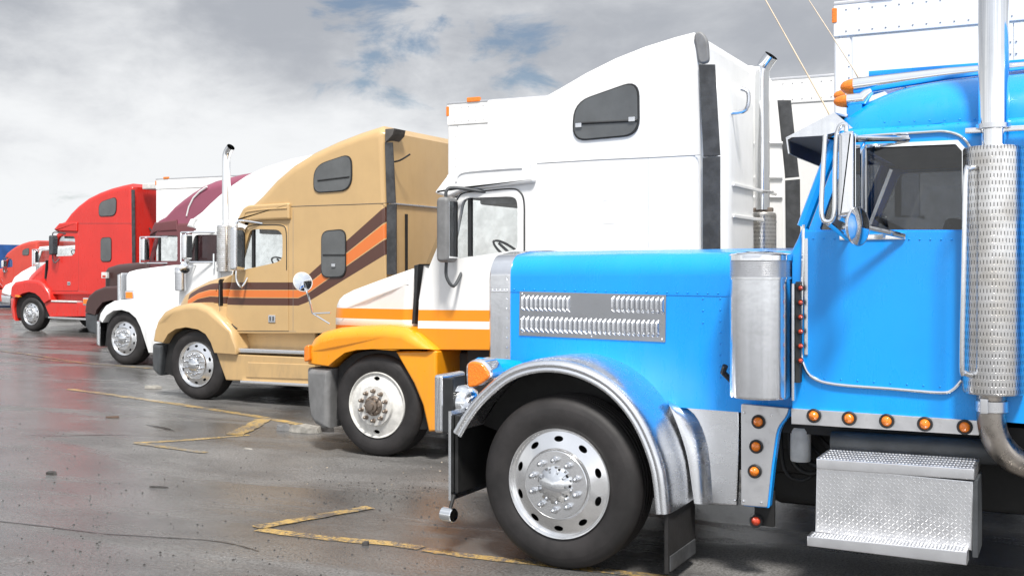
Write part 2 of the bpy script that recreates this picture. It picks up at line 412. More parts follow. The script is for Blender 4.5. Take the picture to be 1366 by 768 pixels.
strip('parking_line', [(341, 704), (420, 690), (494, 677)], .12, 'yellow_paint', .008, .15)
strip('parking_line', [(566, 733), (640, 743), (760, 756), (900, 772), (1010, 784)], .10, 'yellow_paint', .004, .15)
strip('parking_line', [(179, 591), (260, 586), (332, 580)], .10, 'yellow_paint', .004, .2)
strip('parking_line', [(312, 580), (334, 570), (352, 559)], .20, 'yellow_paint', .008, .15)
strip('parking_line', [(181, 591), (230, 598), (275, 604)], .09, 'faded_yellow_paint', .0065, .3)
strip('parking_line', [(92, 519), (160, 528), (250, 541), (353, 557), (400, 566)], .12, 'yellow_paint', .004, .2)
strip('parking_line', [(45, 478), (110, 484), (200, 491)], .12, 'faded_yellow_paint', .004, .2)
strip('parking_line', [(0, 468), (40, 473), (110, 484)], .10, 'faded_yellow_paint', .0062, .3)
strip('tarmac_crack', [(-20, 693), (60, 702), (130, 711), (190, 715), (290, 722), (345, 735)], .014, 'tar', .003, .8)
strip('tarmac_crack', [(30, 580), (80, 581), (160, 580), (240, 583)], .02, 'tar', .003, .8, True)
strip('tarmac_crack', [(195, 566), (215, 570), (232, 574)], .06, 'tar', .004, .5, True)
strip('tarmac_crack', [(80, 505), (150, 508), (215, 503), (300, 500)], .016, 'tar', .003, .8)

# ------------------------------------------------------------------ litter and grit on the yard
plain('pale_chip', (.26, .22, .17), .7, .3, 14); plain('stone_dark', (.035, .032, .030), .7, .4, 20); plain('stone_pale', (.30, .285, .255), .7, .3, 14); plain('wood_chip', (.10, .06, .04), .7, .3, 14)
def pebble(m, p, r, rs):
    n = 6; top = [(p.x+r*.55*rs.uniform(.7, 1.2)*math.cos(a), p.y+r*.55*rs.uniform(.7, 1.2)*math.sin(a), r*rs.uniform(.5, .8)) for a in [2*math.pi*k/n for k in range(n)]]
    bot = [(p.x+r*rs.uniform(.8, 1.2)*math.cos(a), p.y+r*rs.uniform(.8, 1.2)*math.sin(a), -.002) for a in [2*math.pi*k/n for k in range(n)]]
    m.loft([bot, top])
def grit(name, label, n, mat, rect, r0, r1, seed, clump=None):
    rs = random.Random(seed); m = MB()
    for _ in range(n):
        if clump: u, v = rs.gauss(clump[0], clump[2]), rs.gauss(clump[1], clump[3])
        else: u, v = rs.uniform(rect[0], rect[2]), rect[1]+(rect[3]-rect[1])*rs.random()**.8
        if v < 430: continue
        pebble(m, G(u, v), r0+(r1-r0)*rs.random()**3, rs)
    o = m.obj(name, mat, None, 25); o['kind'] = 'stuff'; tag(o, label, 'grit'); return o
grit('loose_grit', 'dark loose grit scattered over the open wet tarmac', 800, 'stone_dark', (-30, 560, 640, 790), .003, .011, 3)
grit('loose_grit', 'dark grit swept together near the yellow chevron by the blue bumper', 350, 'stone_dark', None, .004, .012, 5, (540, 655, 90, 12))
grit('pale_chips', 'pale chips strewn in front of the orange fender', 60, 'pale_chip', None, .004, .013, 9, (560, 630, 120, 22))
def scrap(name, label, cat, u, v, pts, h, mat, rot=0):
    c = G(u, v); m = MB(); ca, sa = math.cos(rot), math.sin(rot)
    pp = [(c.x+x*ca-y*sa, c.y+x*sa+y*ca) for x, y in pts]; rs = random.Random(u)
    m.loft([[(x, y, .002) for x, y in pp], [(c.x+(x-c.x)*.9, c.y+(y-c.y)*.9, .002+h*rs.uniform(.6, 1.2)) for x, y in pp]])
    return tag(m.obj(name, mat, None, 25, at=(c.x, c.y, 0)), label, cat)
blob = lambda a, b, n=9, s=1: [(a*random.Random(s*31+k).uniform(.7, 1.1)*math.cos(2*math.pi*k/n), b*random.Random(s*57+k).uniform(.7, 1.1)*math.sin(2*math.pi*k/n)) for k in range(n)]
scrap('rubber_scrap', 'black scrap of tyre rubber on open tarmac', 'scrap', 68, 632, blob(.07, .035, 9, 2), .02, 'stone_dark')
scrap('rubber_strip', 'thin black strip lying on tarmac beyond the rubber scrap', 'scrap', 210, 650, blob(.10, .012, 9, 3), .012, 'stone_dark', .2)
scrap('wood_chip', 'small brown wood chip on wet tarmac', 'chip', 150, 557, blob(.08, .03, 8, 4), .02, 'wood_chip', .4)
scrap('crushed_cup', 'pale crushed litter lying before the tan truck bumper', 'litter', 204, 518, blob(.16, .07, 10, 5), .05, 'stone_pale', .3)
scrap('broken_concrete', 'flat pale chunk of broken concrete beside the grey bumper', 'rubble', 409, 576, blob(.22, .10, 10, 6), .07, 'stone_pale', .2)
scrap('broken_stone', 'grey lump of rubble left of the flat concrete chunk', 'rubble', 378, 574, blob(.10, .07, 8, 7), .07, 'grey_plastic')
scrap('oil_rag', 'dark crumpled rag between concrete chunk and tyre', 'rag', 434, 575, blob(.12, .06, 9, 8), .06, 'stone_dark')
scrap('bottle_cap', 'round dark cap lying on the yellow chevron arm', 'cap', 488, 726, blob(.028, .028, 10, 9), .02, 'stone_dark')
scrap('paper_scrap', 'small white paper scrap on the open tarmac', 'litter', 331, 599, blob(.06, .03, 7, 10), .01, 'stone_pale')
# ================================================================== wheels (built once, shared)
_wc = {}
def tyre_mesh(R):
    k = ('t', round(R, 3))
    if k not in _wc:
        pr = [(.60, -.06), (.625, -.042), (.638, -.024), (.655, -.016), (.68, -.013), (.69, -.010), (.74, -.003), (.80, 0), (.86, -.004), (.865, -.006), (.905, -.011), (.94, -.021), (.968, -.036), (.985, -.048), (.997, -.058), (1, -.066)]
        for g in (-.095, -.14, -.185, -.222): pr += [(1, g+.006), (.982, g+.004), (.982, g-.004), (1, g-.006)]
        pr += [(1, -.25), (.985, -.268), (.94, -.295), (.8, -.316), (.66, -.30), (.6, -.26)]
        m = MB(); m.lathe([(r*R, h) for r, h in pr], (0, 0, 0), (0, -1, 0), 72)
        _wc[k] = m.mesh('tyre', 'rubber', smooth=28)
    return _wc[k]
def rim_mesh(R, holes, mat, hsize=(.030, .017)):
    k = ('r', round(R, 3), holes, mat)
    if k in _wc: return _wc[k]
    rr = .645*R; m = MB(); n = 60
    hz = lambda r: -.030+(.93*rr-r)/(.29*rr)*.036
    m.lathe([(rr*.95, -.09), (rr*1.0, -.05), (rr*1.0, -.022), (rr*.995, -.010), (rr*.985, -.005), (rr*.97, -.006), (rr*.955, -.014), (rr*.945, -.026), (rr*.93, -.030)], (0, 0, 0), (0, -1, 0), n)
    m.lathe([(rr*.64, hz(rr*.64)), (rr*.625, .014), (rr*.612, .026), (rr*.595, .031), (rr*.5, .032), (rr*.30, .033)], (0, 0, 0), (0, -1, 0), n)
    bm = bmesh.new(); es = []
    def loop(ps):
        q = [bm.verts.new(p) for p in ps]; return [bm.edges.new((q[i], q[(i+1) % len(q)])) for i in range(len(q))]
    es += loop([(rr*.93*math.cos(2*math.pi*i/n), 0, rr*.93*math.sin(2*math.pi*i/n)) for i in range(n)])
    es += loop([(rr*.64*math.cos(2*math.pi*i/n), 0, rr*.64*math.sin(2*math.pi*i/n)) for i in range(n)])
    hl = []
    for q in range(holes):
        a = 2*math.pi*(q+.5)/holes if holes > 2 else math.pi/2+math.pi*q
        sc = 1 if holes > 2 else 1.25
        c = rr*.80; h = []
        for i in range(18):
            t = 2*math.pi*i/18; rad = c+hsize[1]*math.cos(t)*(rr/.335)*sc; tan = hsize[0]*math.sin(t)*(rr/.335)*sc
            h.append((rad*math.cos(a)-tan*math.sin(a), 0, rad*math.sin(a)+tan*math.cos(a)))
        hl.append(h); es += loop(h)
    bmesh.ops.triangle_fill(bm, use_beauty=True, use_dissolve=False, edges=es, normal=(0, -1, 0))
    bm.verts.index_update()
    f3 = lambda p: (p[0], -hz(math.hypot(p[0], p[2])), p[2])
    m.add([f3(v.co) for v in bm.verts], [[q.index for q in f.verts] for f in bm.faces]); bm.free()
    for h in hl:
        a = [f3(p) for p in h]; b = [(p[0], p[1]+.022, p[2]) for p in a]; m.add(a+b, [(i, (i+1) % 18, 18+(i+1) % 18, 18+i) for i in range(18)])
    _wc[k] = m.mesh('rim', mat, smooth=30); return _wc[k]
def nut_mesh(mat):
    k = ('n', mat)
    if k not in _wc:
        m = MB(); m.lathe([(.022, 0), (.022, .006), (.0165, .010), (.0165, .040), (.0145, .049), (.009, .055), (.0, .057)], (0, 0, 0), (0, -1, 0), 14)
        _wc[k] = m.mesh('lug_nut', mat, smooth=40)
    return _wc[k]
def hub_mesh(R, style):
    k = ('h', round(R, 3), style)
    if k not in _wc:
        rr = .645*R; m = MB()
        if style == 'axle':
            m.lathe([(rr*.30, .02), (rr*.30, .05), (rr*.27, .058), (rr*.24, .06), (rr*.20, .062), (rr*.19, .085), (rr*.12, .09), (rr*.11, .11), (rr*.05, .112), (0, .112)], (0, 0, 0), (0, -1, 0), 24)
            for q in range(8):
                a = 2*math.pi*q/8; m.lathe([(.014, .05), (.014, .075), (.008, .078), (0, .078)], (rr*.245*math.cos(a), 0, rr*.245*math.sin(a)), (0, -1, 0), 6)
            _wc[k] = m.mesh('hub', 'rusty_steel', smooth=30)
        else:
            n = 120; prof = [(.335, .030), (.335, .046), (.32, .052), (.29, .058), (.22, .072), (.13, .082), (.05, .086), (0, .087)]
            m.lathe([(r*rr, h) for r, h in prof], (0, 0, 0), (0, -1, 0), n)
            for v in m.v:
                r = math.hypot(v.x, v.z)
                if r > .26*rr:
                    a = (math.atan2(v.z, v.x)/(2*math.pi)*10-.5) % 1
                    if abs(a-.5) < .12 and r > .285*rr: v.x *= .82; v.z *= .82
            _wc[k] = m.mesh('hub', 'hub_chrome', smooth=30)
    return _wc[k]
def drum_mesh(R):
    k = ('d', round(R, 3))
    if k not in _wc:
        m = MB(); m.lathe([(.56*R, -.12), (.2*R, -.10), (.0, -.10)], (0, 0, 0), (0, -1, 0), 32); _wc[k] = m.mesh('brake_drum', 'chassis_black')
    return _wc[k]
def wheel(root, x, y, R, style='cap', rim='bright_aluminium', holes=10, near=True, nuts=True, turn=0.0, z=None):
    """wheel with its outer face at y; far wheels are turned round"""
    loc = (x, y, R if z is None else z); rot = (0, turn, 0) if near else (0, turn, math.pi)
    t = put(tyre_mesh(R), 'tyre', root, loc, rot)
    if not near and not nuts: return t
    r = put(rim_mesh(R, holes, rim), 'rim', root, loc, rot)
    put(drum_mesh(R), 'brake_drum', r, loc)
    if nuts:
        put(hub_mesh(R, style), 'hub', r, loc)
        me = nut_mesh('nut_chrome' if style == 'cap' else 'rusty_steel'); rr = .645*R
        for q in range(10):
            a = 2*math.pi*(q+.5)/10; put(me, 'lug_nut', r, Vector(loc)+Vector((.445*rr*math.cos(a), -.032, .445*rr*math.sin(a))))
    return t
def drive_axles(root, x, y0, y1, R, n=2, rims='aluminium'):
    for q in range(n):
        xx = x+q*1.32
        for yy, near in ((y0+.02, True), (y0+.36, True), (y1-.02, False), (y1-.36, False)):
            wheel(root, xx, yy, R, near=near, nuts=False, rim=rims) if yy in (y0+.02,) else put(tyre_mesh(R), 'tyre', root, (xx, yy, R), None if near else (0, 0, math.pi))
    m = MB()
    for q in range(n): m.tube([(x+q*1.32, y0+.35, R), (x+q*1.32, y1-.35, R)], .1, 10)
    m.obj('drive_axle', 'chassis_black', root)
_lc = {}
def lamp_mesh(r, lensmat):
    """round marker lamp: rubber grommet; the lens is a piece of its own"""
    k = (r, lensmat)
    if k not in _lc:
        a = MB(); a.lathe([(r*1.5, .0), (r*1.5, .012), (r*1.3, .018), (r*1.05, .016), (r*1.0, .006)], (0, 0, 0), (0, -1, 0), 20)
        b = MB(); b.lathe([(r*1.05, .004), (r*1.02, .016), (r*.8, .026), (r*.4, .032), (0, .034)], (0, 0, 0), (0, -1, 0), 20)
        _lc[k] = (a.mesh('marker_lamp', 'black_plastic'), b.mesh('lens', lensmat))
    return _lc[k]
def lamp(parent, p, r=.022, lensmat='amber_lens', rot=None):
    a, b = lamp_mesh(r, lensmat); o = put(a, 'marker_lamp', parent, p, rot); put(b, 'lens', o, p); return o
def rivets(parent, pts, r=.006, mat='stainless', nrm=(0, -1, 0), name='rivets'):
    m = MB()
    for p in pts: m.lathe([(r, 0), (r*.8, r*.5), (r*.35, r*.8), (0, r*.85)], p, nrm, 6)
    o = m.obj(name, mat, parent); o['kind'] = 'stuff'; return o
# ================================================================== the blue truck
def blue_truck():
    LW = 6.24; YC = 7.46; LC = 6.47                  # wheel face, centre line, cab side
    wc = P(744, 643, LW); R = .528
    root = thing('truck', 'bright blue long-nosed semi truck with chrome air cleaner, fender and stack', 'truck', (wc.x, YC, 0))
    far = lambda y: 2*YC-y
    # --- hood: tapers towards the nose
    xf = PL(679, 400, (-3.5, 6.84), (-3.4, 6.83)).x; xr = XZ(1058, 400, 6.55)[0]
    A, B = (xf, 6.84), (xr, 6.56)                    # near side of the hood in plan
    hp = lambda u, v: PL(u, v, A, B)
    def section(x, w, z0, z1, r, n=6):
        pts = [(x, YC-w, z0), (x, YC-w, z1-r)]
        for k in range(1, n+1):
            a = math.pi/2*k/n; pts.append((x, YC-w+r*(1-math.cos(a)), z1-r+r*math.sin(a)))
        top = [(x, YC-w*.5, z1+.022), (x, YC, z1+.03)]
        h = pts+top; return h+[(p[0], 2*YC-p[1], p[2]) for p in reversed(h[:-1])]
    zf = hp(682, 340).z; zr = hp(1050, 334).z
    m = MB(); secs = []
    for k in range(9):
        t = k/8; x = xf+(xr-xf)*t; y = A[1]+(B[1]-A[1])*t
        secs.append(section(x, YC-y, .98+.0*t, zf+(zr-zf)*t, .15))
    m.loft(secs, True, (True, True)); hood = m.obj('hood', 'blue_paint', root)
    # hood seam strip with its rivets
    m = MB(); a = hp(676, 388); b = hp(972, 394); d = Vector((0, -.004, 0))
    m.add([a+d+Vector((0, 0, .004)), b+d+Vector((0, 0, .004)), b+d-Vector((0, 0, .004)), a+d-Vector((0, 0, .004))], [(0, 1, 2, 3)]); m.obj('seam', 'blue_paint', hood)
    rivets(hood, [hp(686+i*13.6, 385.5+i*.28)+Vector((0, -.002, 0)) for i in range(21)]+[hp(961, 398+i*15) for i in range(8)]+[hp(938, 398+i*16) for i in range(3)], .0065, 'blue_paint')
    # grille surround
    m = MB(); gx0 = PL(653, 400, (-3.6, 6.86), (-3.5, 6.86)).x
    secs = []
    for x, g in ((gx0, -.02), (gx0+.02, .004), (xf-.03, .008), (xf+.012, .008)): secs.append(section(x, YC-6.84+g, .86, zf+g, .15))
    m.loft(secs); gs = m.obj('grille_surround', 'polished_stainless', root)
    s0 = (gx0, 6.828); s1 = (xf+.012, 6.828)
    rivets(gs, [PL(676, 372+i*13, s0, s1) for i in range(9)]+[PL(657+i*5, 386, s0, s1) for i in range(4)], .007, 'chrome')
    m = MB(); a = PL(656, 388.5, s0, s1); b = PL(677, 388.5, s0, s1); m.box(a.x, b.x, 6.822, 6.83, a.z-.006, a.z+.006, .002); m.obj('seam_strip', 'chrome', gs)
    # grille: frame with bars, facing forwards
    m = MB(); m.box(gx0-.03, gx0+.01, 6.95, far(6.95), .9, zf-.1, .01); gr = m.obj('grille', 'black_plastic', root)
    gb = MB(); gb.box(-.012, .012, -.006, .006, -.45, .42, .003); gbm = gb.mesh('grille_bar', 'chrome')
    for i in range(22): put(gbm, 'grille_bar', gr, (gx0-.04, 7.0+i*.0438, 1.38))
    # louvre panel
    q = [hp(694, 388.5), hp(889, 393.5), hp(888, 456), hp(693, 447)]
    e = (q[1]-q[0]).normalized(); nrm = Vector((e.y, -e.x, 0)).normalized(); nrm = nrm if nrm.y < 0 else -nrm
    m = MB(); o1 = [p+nrm*.006 for p in q]; o0 = [p-nrm*.002 for p in q]
    m.add(o1+o0, [(0, 1, 2, 3), (4, 7, 6, 5), (0, 4, 5, 1), (1, 5, 6, 2), (2, 6, 7, 3), (3, 7, 4, 0)]); lp = m.obj('louvre_panel', 'panel_steel', root, 0)
    lm = MB(); hh = .052; pr = []
    for j in range(8):
        s = -hh+2*hh*j/7; g = math.sqrt(max(0, 1-(s/hh)**6)); pr.append([(-.0095, 0, s), (-.009, -.014*g, s), (-.005, -.024*g, s), (.003, -.017*g, s), (.008, -.006*g, s), (.0095, 0, s)])
    lm.loft([[Vector(p) for p in r] for r in pr]); lmm = lm.mesh('louvre', 'stainless', smooth=50)
    ang = math.atan2(e.y, e.x)
    def lv(u, v): put(lmm, 'louvre', lp, hp(u, v)+nrm*.006, (0, 0, ang))
    for i in range(11): lv(699.5+i*6.05, 404+i*.16)
    for i in range(11): lv(819.5+i*6.55, 405.5+i*.2)
    for i in range(29): lv(699+i*6.42, 432+i*.22)
    rivets(lp, [hp(u, v)+nrm*.006 for u, v in ((697, 391.5), (885, 396.5), (884, 452), (697, 443), (790, 448))], .007, 'chrome', nrm)
    # --- front fenders: a rolled lip and the crown running in to the hood
    lip = smoothline([XZ(u, v, LW-.04) for u, v in ((608, 577), (617, 561), (632, 539), (650, 520), (672, 502), (697, 490.5), (728, 485.5), (760, 489), (792, 501), (820, 520), (846, 549), (866, 586), (880, 630), (886, 685))], 3)
    def fender(sy):
        y0 = LW-.04; f = (lambda y: y) if sy > 0 else far
        m = MB(); rings = []
        C = Vector((sum(p.x for p in lip)/len(lip), .45))
        for i, p in enumerate(lip):
            t = (lip[min(i+1, len(lip)-1)]-lip[max(i-1, 0)]).normalized(); nn = Vector((-t.y, t.x)); nn = nn if (p-C).dot(nn) > 0 else -nn
            rg = []
            for dy, dn in ((.0, -.052), (-.012, -.045), (-.014, -.03), (-.006, -.02), (-.016, -.008), (-.016, .006), (0, .02), (.03, .03), (.075, .034), (.12, .036), (.3, .035), (.5, .03), (.62, .03), (.62, .01), (.3, .012), (.05, .012), (.02, -.01), (.016, -.045)):
                q = p+nn*dn; rg.append((q.x, f(y0+dy), q.y))
            rings.append(rg)
        m.loft(rings); return m.obj('fender', 'stainless', root, 50)
    fd = fender(1); fender(-1)
    # inner splash shield (black) inside the wheel arch
    for s in (1, -1):
        ya, yb = (LW+.335, LW+.355) if s > 0 else (far(LW+.355), far(LW+.335))
        m = MB(); m.slab([(lip[0].x, lip[0].y)]+[(p.x, p.y+.012) for p in lip]+[(lip[-1].x, lip[-1].y)], ya, yb); m.obj('splash_shield', 'chassis_black', root)
    # mud flap behind the wheel
    m = MB(); x = XZ(890, 700, LW)[0]; m.box(x-.012, x+.012, LW-.02, LW+.5, .07, lip[-1].y+.02, .004); m.obj('mud_flap', 'mud_rubber', root)
    m = MB(); m.box(x+.012, x+.022, LW+.0, LW+.48, .08, .17, .004); m.obj('flap_weight', 'flap_rubber', root)
    # skirt panel from the fender back to the cowl
    p = [XZ(u, v, 6.72) for u, v in ((884, 532), (987, 541), (987, 600), (984, 673), (928, 671), (915, 640), (900, 570))]
    m = MB(); m.hull(p, 6.70, 6.75, .012, 2); sk = m.obj('skirt_panel', 'stainless', root)
    rivets(sk, [P(u, v, 6.70) for u, v in ((936, 540), (983, 545), (981, 667), (936, 580), (936, 622), (936, 630), (936, 638), (936, 646))], .008, 'chrome')
    # swollen corner of the skirt beside the fender
    m = MB(); rg = []; lft = smoothline([(890, 534), (905, 570), (917, 610), (926, 671)], 4); rgt = smoothline([(893, 533), (926, 552), (944, 596), (951, 671)], 4)
    for a, b in zip(lft, rgt):
        p0 = P(a.x, a.y, 6.60); p1 = P(b.x, b.y, 6.70); row = []
        for k in range(7):
            f = k/6; row.append((p0.x+(p1.x-p0.x)*f, 6.60+.098*f**2.2, p0.z+(p1.z-p0.z)*f))
        rg.append(row)
    n = 7; m.add([q for r in rg for q in r], [(j*n+i, j*n+i+1, (j+1)*n+i+1, (j+1)*n+i) for j in range(len(rg)-1) for i in range(n-1)]); m.obj('fender_bulge', 'stainless', root, 60)
    # lamp panel below the air cleaner
    p = roundpoly([XZ(u, v, 6.5) for u, v in ((989, 538), (1053, 544), (1049, 556), (1037, 570), (1030, 620), (1024, 676), (989, 673))], [.01, .01, .05, .06, .05, .01, .01], 4)
    m = MB(); m.hull(p, 6.49, 6.53, .006, 2); lpn = m.obj('lamp_panel', 'dull_aluminium', root)
    pb = [(x+.010, z-.004) for x, z in p]; m = MB(); m.slab(pb, 6.503, 6.56); m.obj('panel_backing', 'blue_paint', lpn)
    for u, v in ((1012, 562), (1009, 595), (1007, 628)): lamp(lpn, P(u, v, 6.488), .027)
    rivets(lpn, [P(u, v, 6.49) for u, v in ((993, 550), (1029, 553), (992, 668), (1016, 670))], .009, 'chrome')
    lamp(lpn, P(1009, 694, 6.56), .026, 'red_lens')
    m = MB(); a = P(1012, 665, 6.56); m.box(a.x-.03, a.x+.09, 6.575, 6.60, a.z-.16, a.z+.05, .004); m.obj('lamp_bracket', 'chassis_black', lpn)
    # --- wheels
    wheel(root, wc.x, LW, R, 'cap', 'bright_aluminium', 10)
    wheel(root, wc.x, far(LW), R, near=False, nuts=False)
    m = MB(); m.tube([(wc.x, LW+.25, R-.05), (wc.x, far(LW)-.25, R-.05)], .07, 10); m.obj('front_axle', 'chassis_black', root)
    # --- bumper and its lamp
    bx = P(600, 630, LW).x; m = MB(); m.hull([(bx, .36), (bx+.02, .36), (bx+.02, .93), (bx, .93)], LW-.02, far(LW)+.02, .004, 2); m.obj('bumper', 'chrome', root)
    m = MB(); m.box(bx+.022, bx+.05, LW+.02, far(LW)-.02, .40, .90, .01); m.obj('bumper_backing', 'chassis_black', root)
    a = P(600, 686, LW-.03); m = MB(); m.lathe([(0, -.06), (.038, -.058), (.045, -.05), (.045, .03), (.04, .035), (0, .036)], a, (1, -.2, 0), 20); fl = m.obj('fog_lamp', 'chrome', root)
    m = MB(); m.tube([a+Vector((0, 0, .03)), a+Vector((.01, .04, .12))], .012, 8); m.obj('stem', 'chassis_black', fl)
    # --- headlamps
    for s in (1, -1):
        f = (lambda y: y) if s > 0 else far; Y0, Y1 = sorted((f(6.34), f(6.66)))
        c = P(600, 535, 6.5); t = P(600, 497, 6.5).z; bz = P(600, 573, 6.5).z
        m = MB(); m.hull(roundpoly([(c.x-.03, bz), (c.x+.035, bz), (c.x+.035, t), (c.x-.03, t)], .02, 3), Y0, Y1, .02, 3); hl = m.obj('headlamp', 'polished_stainless', root)
        m = MB(); m.lathe([(.0, .0), (.10, .0), (.115, .03), (.115, .10), (.09, .15), (.05, .17), (0, .17)], (c.x+.03, f(6.5), (t+bz)/2), (1, 0, 0), 22); m.obj('lamp_bucket', 'chrome', hl)
        m = MB(); m.box(c.x+.034, c.x+.042, Y0+.025, Y1-.025, bz+.025, t-.025, .003); m.obj('back_plate', 'black_plastic', hl)
        m = MB(); m.lathe([(.095, 0), (.085, .02), (0, .03)], (c.x-.032, f(6.5), (t+bz)/2), (-1, 0, 0), 22); m.obj('lens', 'clear_glass', hl)
        m = MB(); m.box(c.x+.02, c.x+.10, min(f(6.36), f(6.40)), max(f(6.36), f(6.40)), bz, t-.02, .01); m.obj('bracket', 'black_plastic', hl)
        # turn signal pod on its arm
        y0 = 6.30; outl = roundpoly([XZ(u, v, y0) for u, v in ((620, 485), (632, 478), (645, 480), (656, 497), (654, 505), (640, 515), (624, 518), (620, 512))], .03, 3)
        m = MB(); m.hull(outl, min(f(y0), f(y0+.2)), max(f(y0), f(y0+.2)), .03, 4); pod = m.obj('turn_signal', 'chrome', root)
        inl = roundpoly([XZ(u, v, y0) for u, v in ((624.5, 484), (632, 481), (644, 484), (654.5, 499), (651, 505), (639, 514), (625, 517))], .025, 3)
        m = MB(); ya, yb = sorted((f(y0-.016), f(y0+.03))); m.hull(inl, ya, yb, .012, 3); m.obj('lens', 'amber_lens', pod)
        m = MB(); a = P(640, 492, 6.36); b = P(690, 492, 6.75); a.y = f(a.y); b.y = f(b.y); m.tube([a, a.lerp(b, .5), b], [.075, .07, .06], 14); m.obj('arm', 'blue_paint', pod)
    # --- air cleaner
    def rrect(cx, cy, hx, hy, z, r, n=6):
        out = []
        for sx, sy, a0 in ((1, 1, 0), (-1, 1, 90), (-1, -1, 180), (1, -1, 270)):
            for k in range(n+1):
                a = R_(a0+90*k/n); out.append((cx+sx*(hx-r)+r*math.cos(a), cy+sy*(hy-r)+r*math.sin(a), z))
        return out
    x0 = XZ(968, 430, 6.28)[0]; x1 = XZ(1045, 430, 6.28)[0]; cx = (x0+x1)/2; hx = (x1-x0)/2
    zb = P(1010, 533, 6.25).z; zt = P(1010, 338, 6.25).z; z1 = P(1010, 347, 6.25).z; z2 = P(1010, 371, 6.25).z
    cy = 6.43
    m = MB(); m.loft([rrect(cx, cy, hx*g, .18*g, z  , .13) for z, g in ((zb-.005, .9), (zb, .985), (zb+.012, 1), (z2, 1))]); ac = m.obj('air_cleaner', 'polished_stainless', root, 40)
    m = MB(); m.loft([rrect(cx, cy, hx-.002, .178, z  , .13) for z in (z2, z1)]); sc = m.obj('intake_screen', 'dull_aluminium', ac, 40)
    m = MB(); k = 9
    for i in range(k):
        z = z2+(z1-z2)*(i+.5)/k; m.loft([rrect(cx, cy, hx+g, .18+g, z+dz  , .13) for g, dz in ((-.004, -.003), (.002, 0), (-.004, .003))], caps=(False, False))
    m.obj('screen_slats', 'stainless', sc, 60)
    m = MB(); m.loft([rrect(cx, cy, hx+g, .18+g, z  , .13) for z, g in ((z1, -.002), (z1, .005), (zt-.01, .005), (zt, -.004), (zt+.006, -.04), (zt+.012, -.1))]); m.obj('lid', 'chrome', ac, 40)
    m = MB(); m.loft([rrect(cx, cy, hx+g, .18+g, z2+dz  , .13) for g, dz in ((0, -.008), (.005, -.006), (.005, .006), (0, .008))], caps=(False, False)); m.obj('band', 'chrome', ac, 50)
    m = MB(); a = P(972, 497, 6.5); m.tube([a+Vector((-.02, 0, .04)), a+Vector((-.04, .02, 0)), a+Vector((0, .06, -.05))], .018, 8); m.obj('hose', 'black_plastic', ac)
    # cowl lamp bar beside the air cleaner, facing back
    a = P(1060, 378, 6.40); b = P(1060, 534, 6.40); m = MB(); m.box(a.x-.012, a.x+.004, 6.375, 6.42, b.z, a.z, .004); cl = m.obj('cowl_lamp_bar', 'polished_stainless', root)
    m = MB(); m.box(a.x+.004, a.x+.03, 6.40, 6.46, b.z+.1, a.z+.01, .004); m.obj('bar_backing', 'black_plastic', cl)
    for i in range(6): lamp(cl, P(1066.5, 384+i*19.3, 6.41), .013, 'red_lens', (0, 0, R_(35)))
    # --- cab shell
    X1 = 1.75
    prof = [XZ(u, v, LC) for u, v in ((1057, 546), (1057, 352), (1052, 338), (1062, 318), (1068, 302))]
    wt = [0, 0, 1, 1, 1]
    prof += [XZ(u, v, LC) for u, v in ((1112, 186), (1122, 172))]; wt += [1, 1]
    zt = XZ(1200, 150, LC)[1]
    prof += [(X1, zt), (X1, .98)]; wt += [.6, 0]; prof += [(XZ(1320, 561, LC)[0], XZ(1320, 561, LC)[1])]; wt += [0]
    win = roundpoly([XZ(u, v, LC) for u, v in ((1093, 306.5), (1107, 262), (1136, 199), (1150, 196), (1276, 190.5), (1284, 200), (1284, 306.5))], [.01, .1, .03, .03, .09, .02, .012], 5)
    m = MB(); m.hull(prof, LC, far(LC), .05, 3, wt, holes=[win], skip=(4,), reveal=.06); cab = m.obj('cab', 'blue_paint', root)
    fp, gp = prof[4], prof[5]
    m = MB(); m.add([(fp[0], LC+.08, fp[1]), (fp[0], far(LC)-.08, fp[1]), (gp[0], far(LC)-.08, gp[1]), (gp[0], LC+.08, gp[1])], [(0, 1, 2, 3)]); m.obj('windscreen', 'tinted_glass', cab, 0)
    for yy in (LC+.06, YC, far(LC)-.06): m = MB(); m.tube([(fp[0], yy, fp[1]), (gp[0], yy, gp[1])], .035, 8); m.obj('windscreen_post', 'blue_paint', cab)
    # inside: dashboard, seats, back wall, wheel
    m = MB(); m.box(fp[0]+.04, fp[0]+.4, LC+.08, far(LC)-.08, 1.35, 1.98, .05); m.obj('dashboard', 'interior', cab)
    wx = XZ(1284, 300, LC)[0]
    m = MB(); m.box(wx+.03, wx+.08, LC+.07, far(LC)-.07, 1.0, zt-.05); m.box(wx-.55, wx, LC+.07, far(LC)-.07, zt-.16, zt-.12); m.obj('back_wall', 'interior', cab)
    for yy in (6.75, far(6.75)):
        m = MB(); m.hull(roundpoly([(wx-.52, 1.25), (wx-.02, 1.25), (wx+.02, 2.10), (wx-.10, 2.12), (wx-.16, 1.5), (wx-.52, 1.45)], .05, 3), yy-.24, yy+.24, .05, 3); m.obj('seat', 'interior', cab)
    c = P(1222, 296, 6.8); m = MB(); m.lathe([(.20, -.012), (.215, 0), (.20, .012), (.19, 0), (.20, -.012)], (c.x-.05, 6.85, 2.03), (.5, 0, .85), 28); m.tube([(c.x-.05, 6.85, 2.03), (c.x-.3, 6.85, 1.7)], .03, 8); m.obj('steering_wheel', 'black_plastic', cab)
    # panes
    wy = LC+.03; yin = wy
    m = MB(); m.slab([(x, z) for x, z in win], yin, yin+.006); m.obj('window_pane', 'tinted_glass', cab, 0)
    m = MB(); m.slab([(x, z) for x, z in win], far(yin)-.006, far(yin)); m.obj('window_pane', 'tinted_glass', cab, 0)
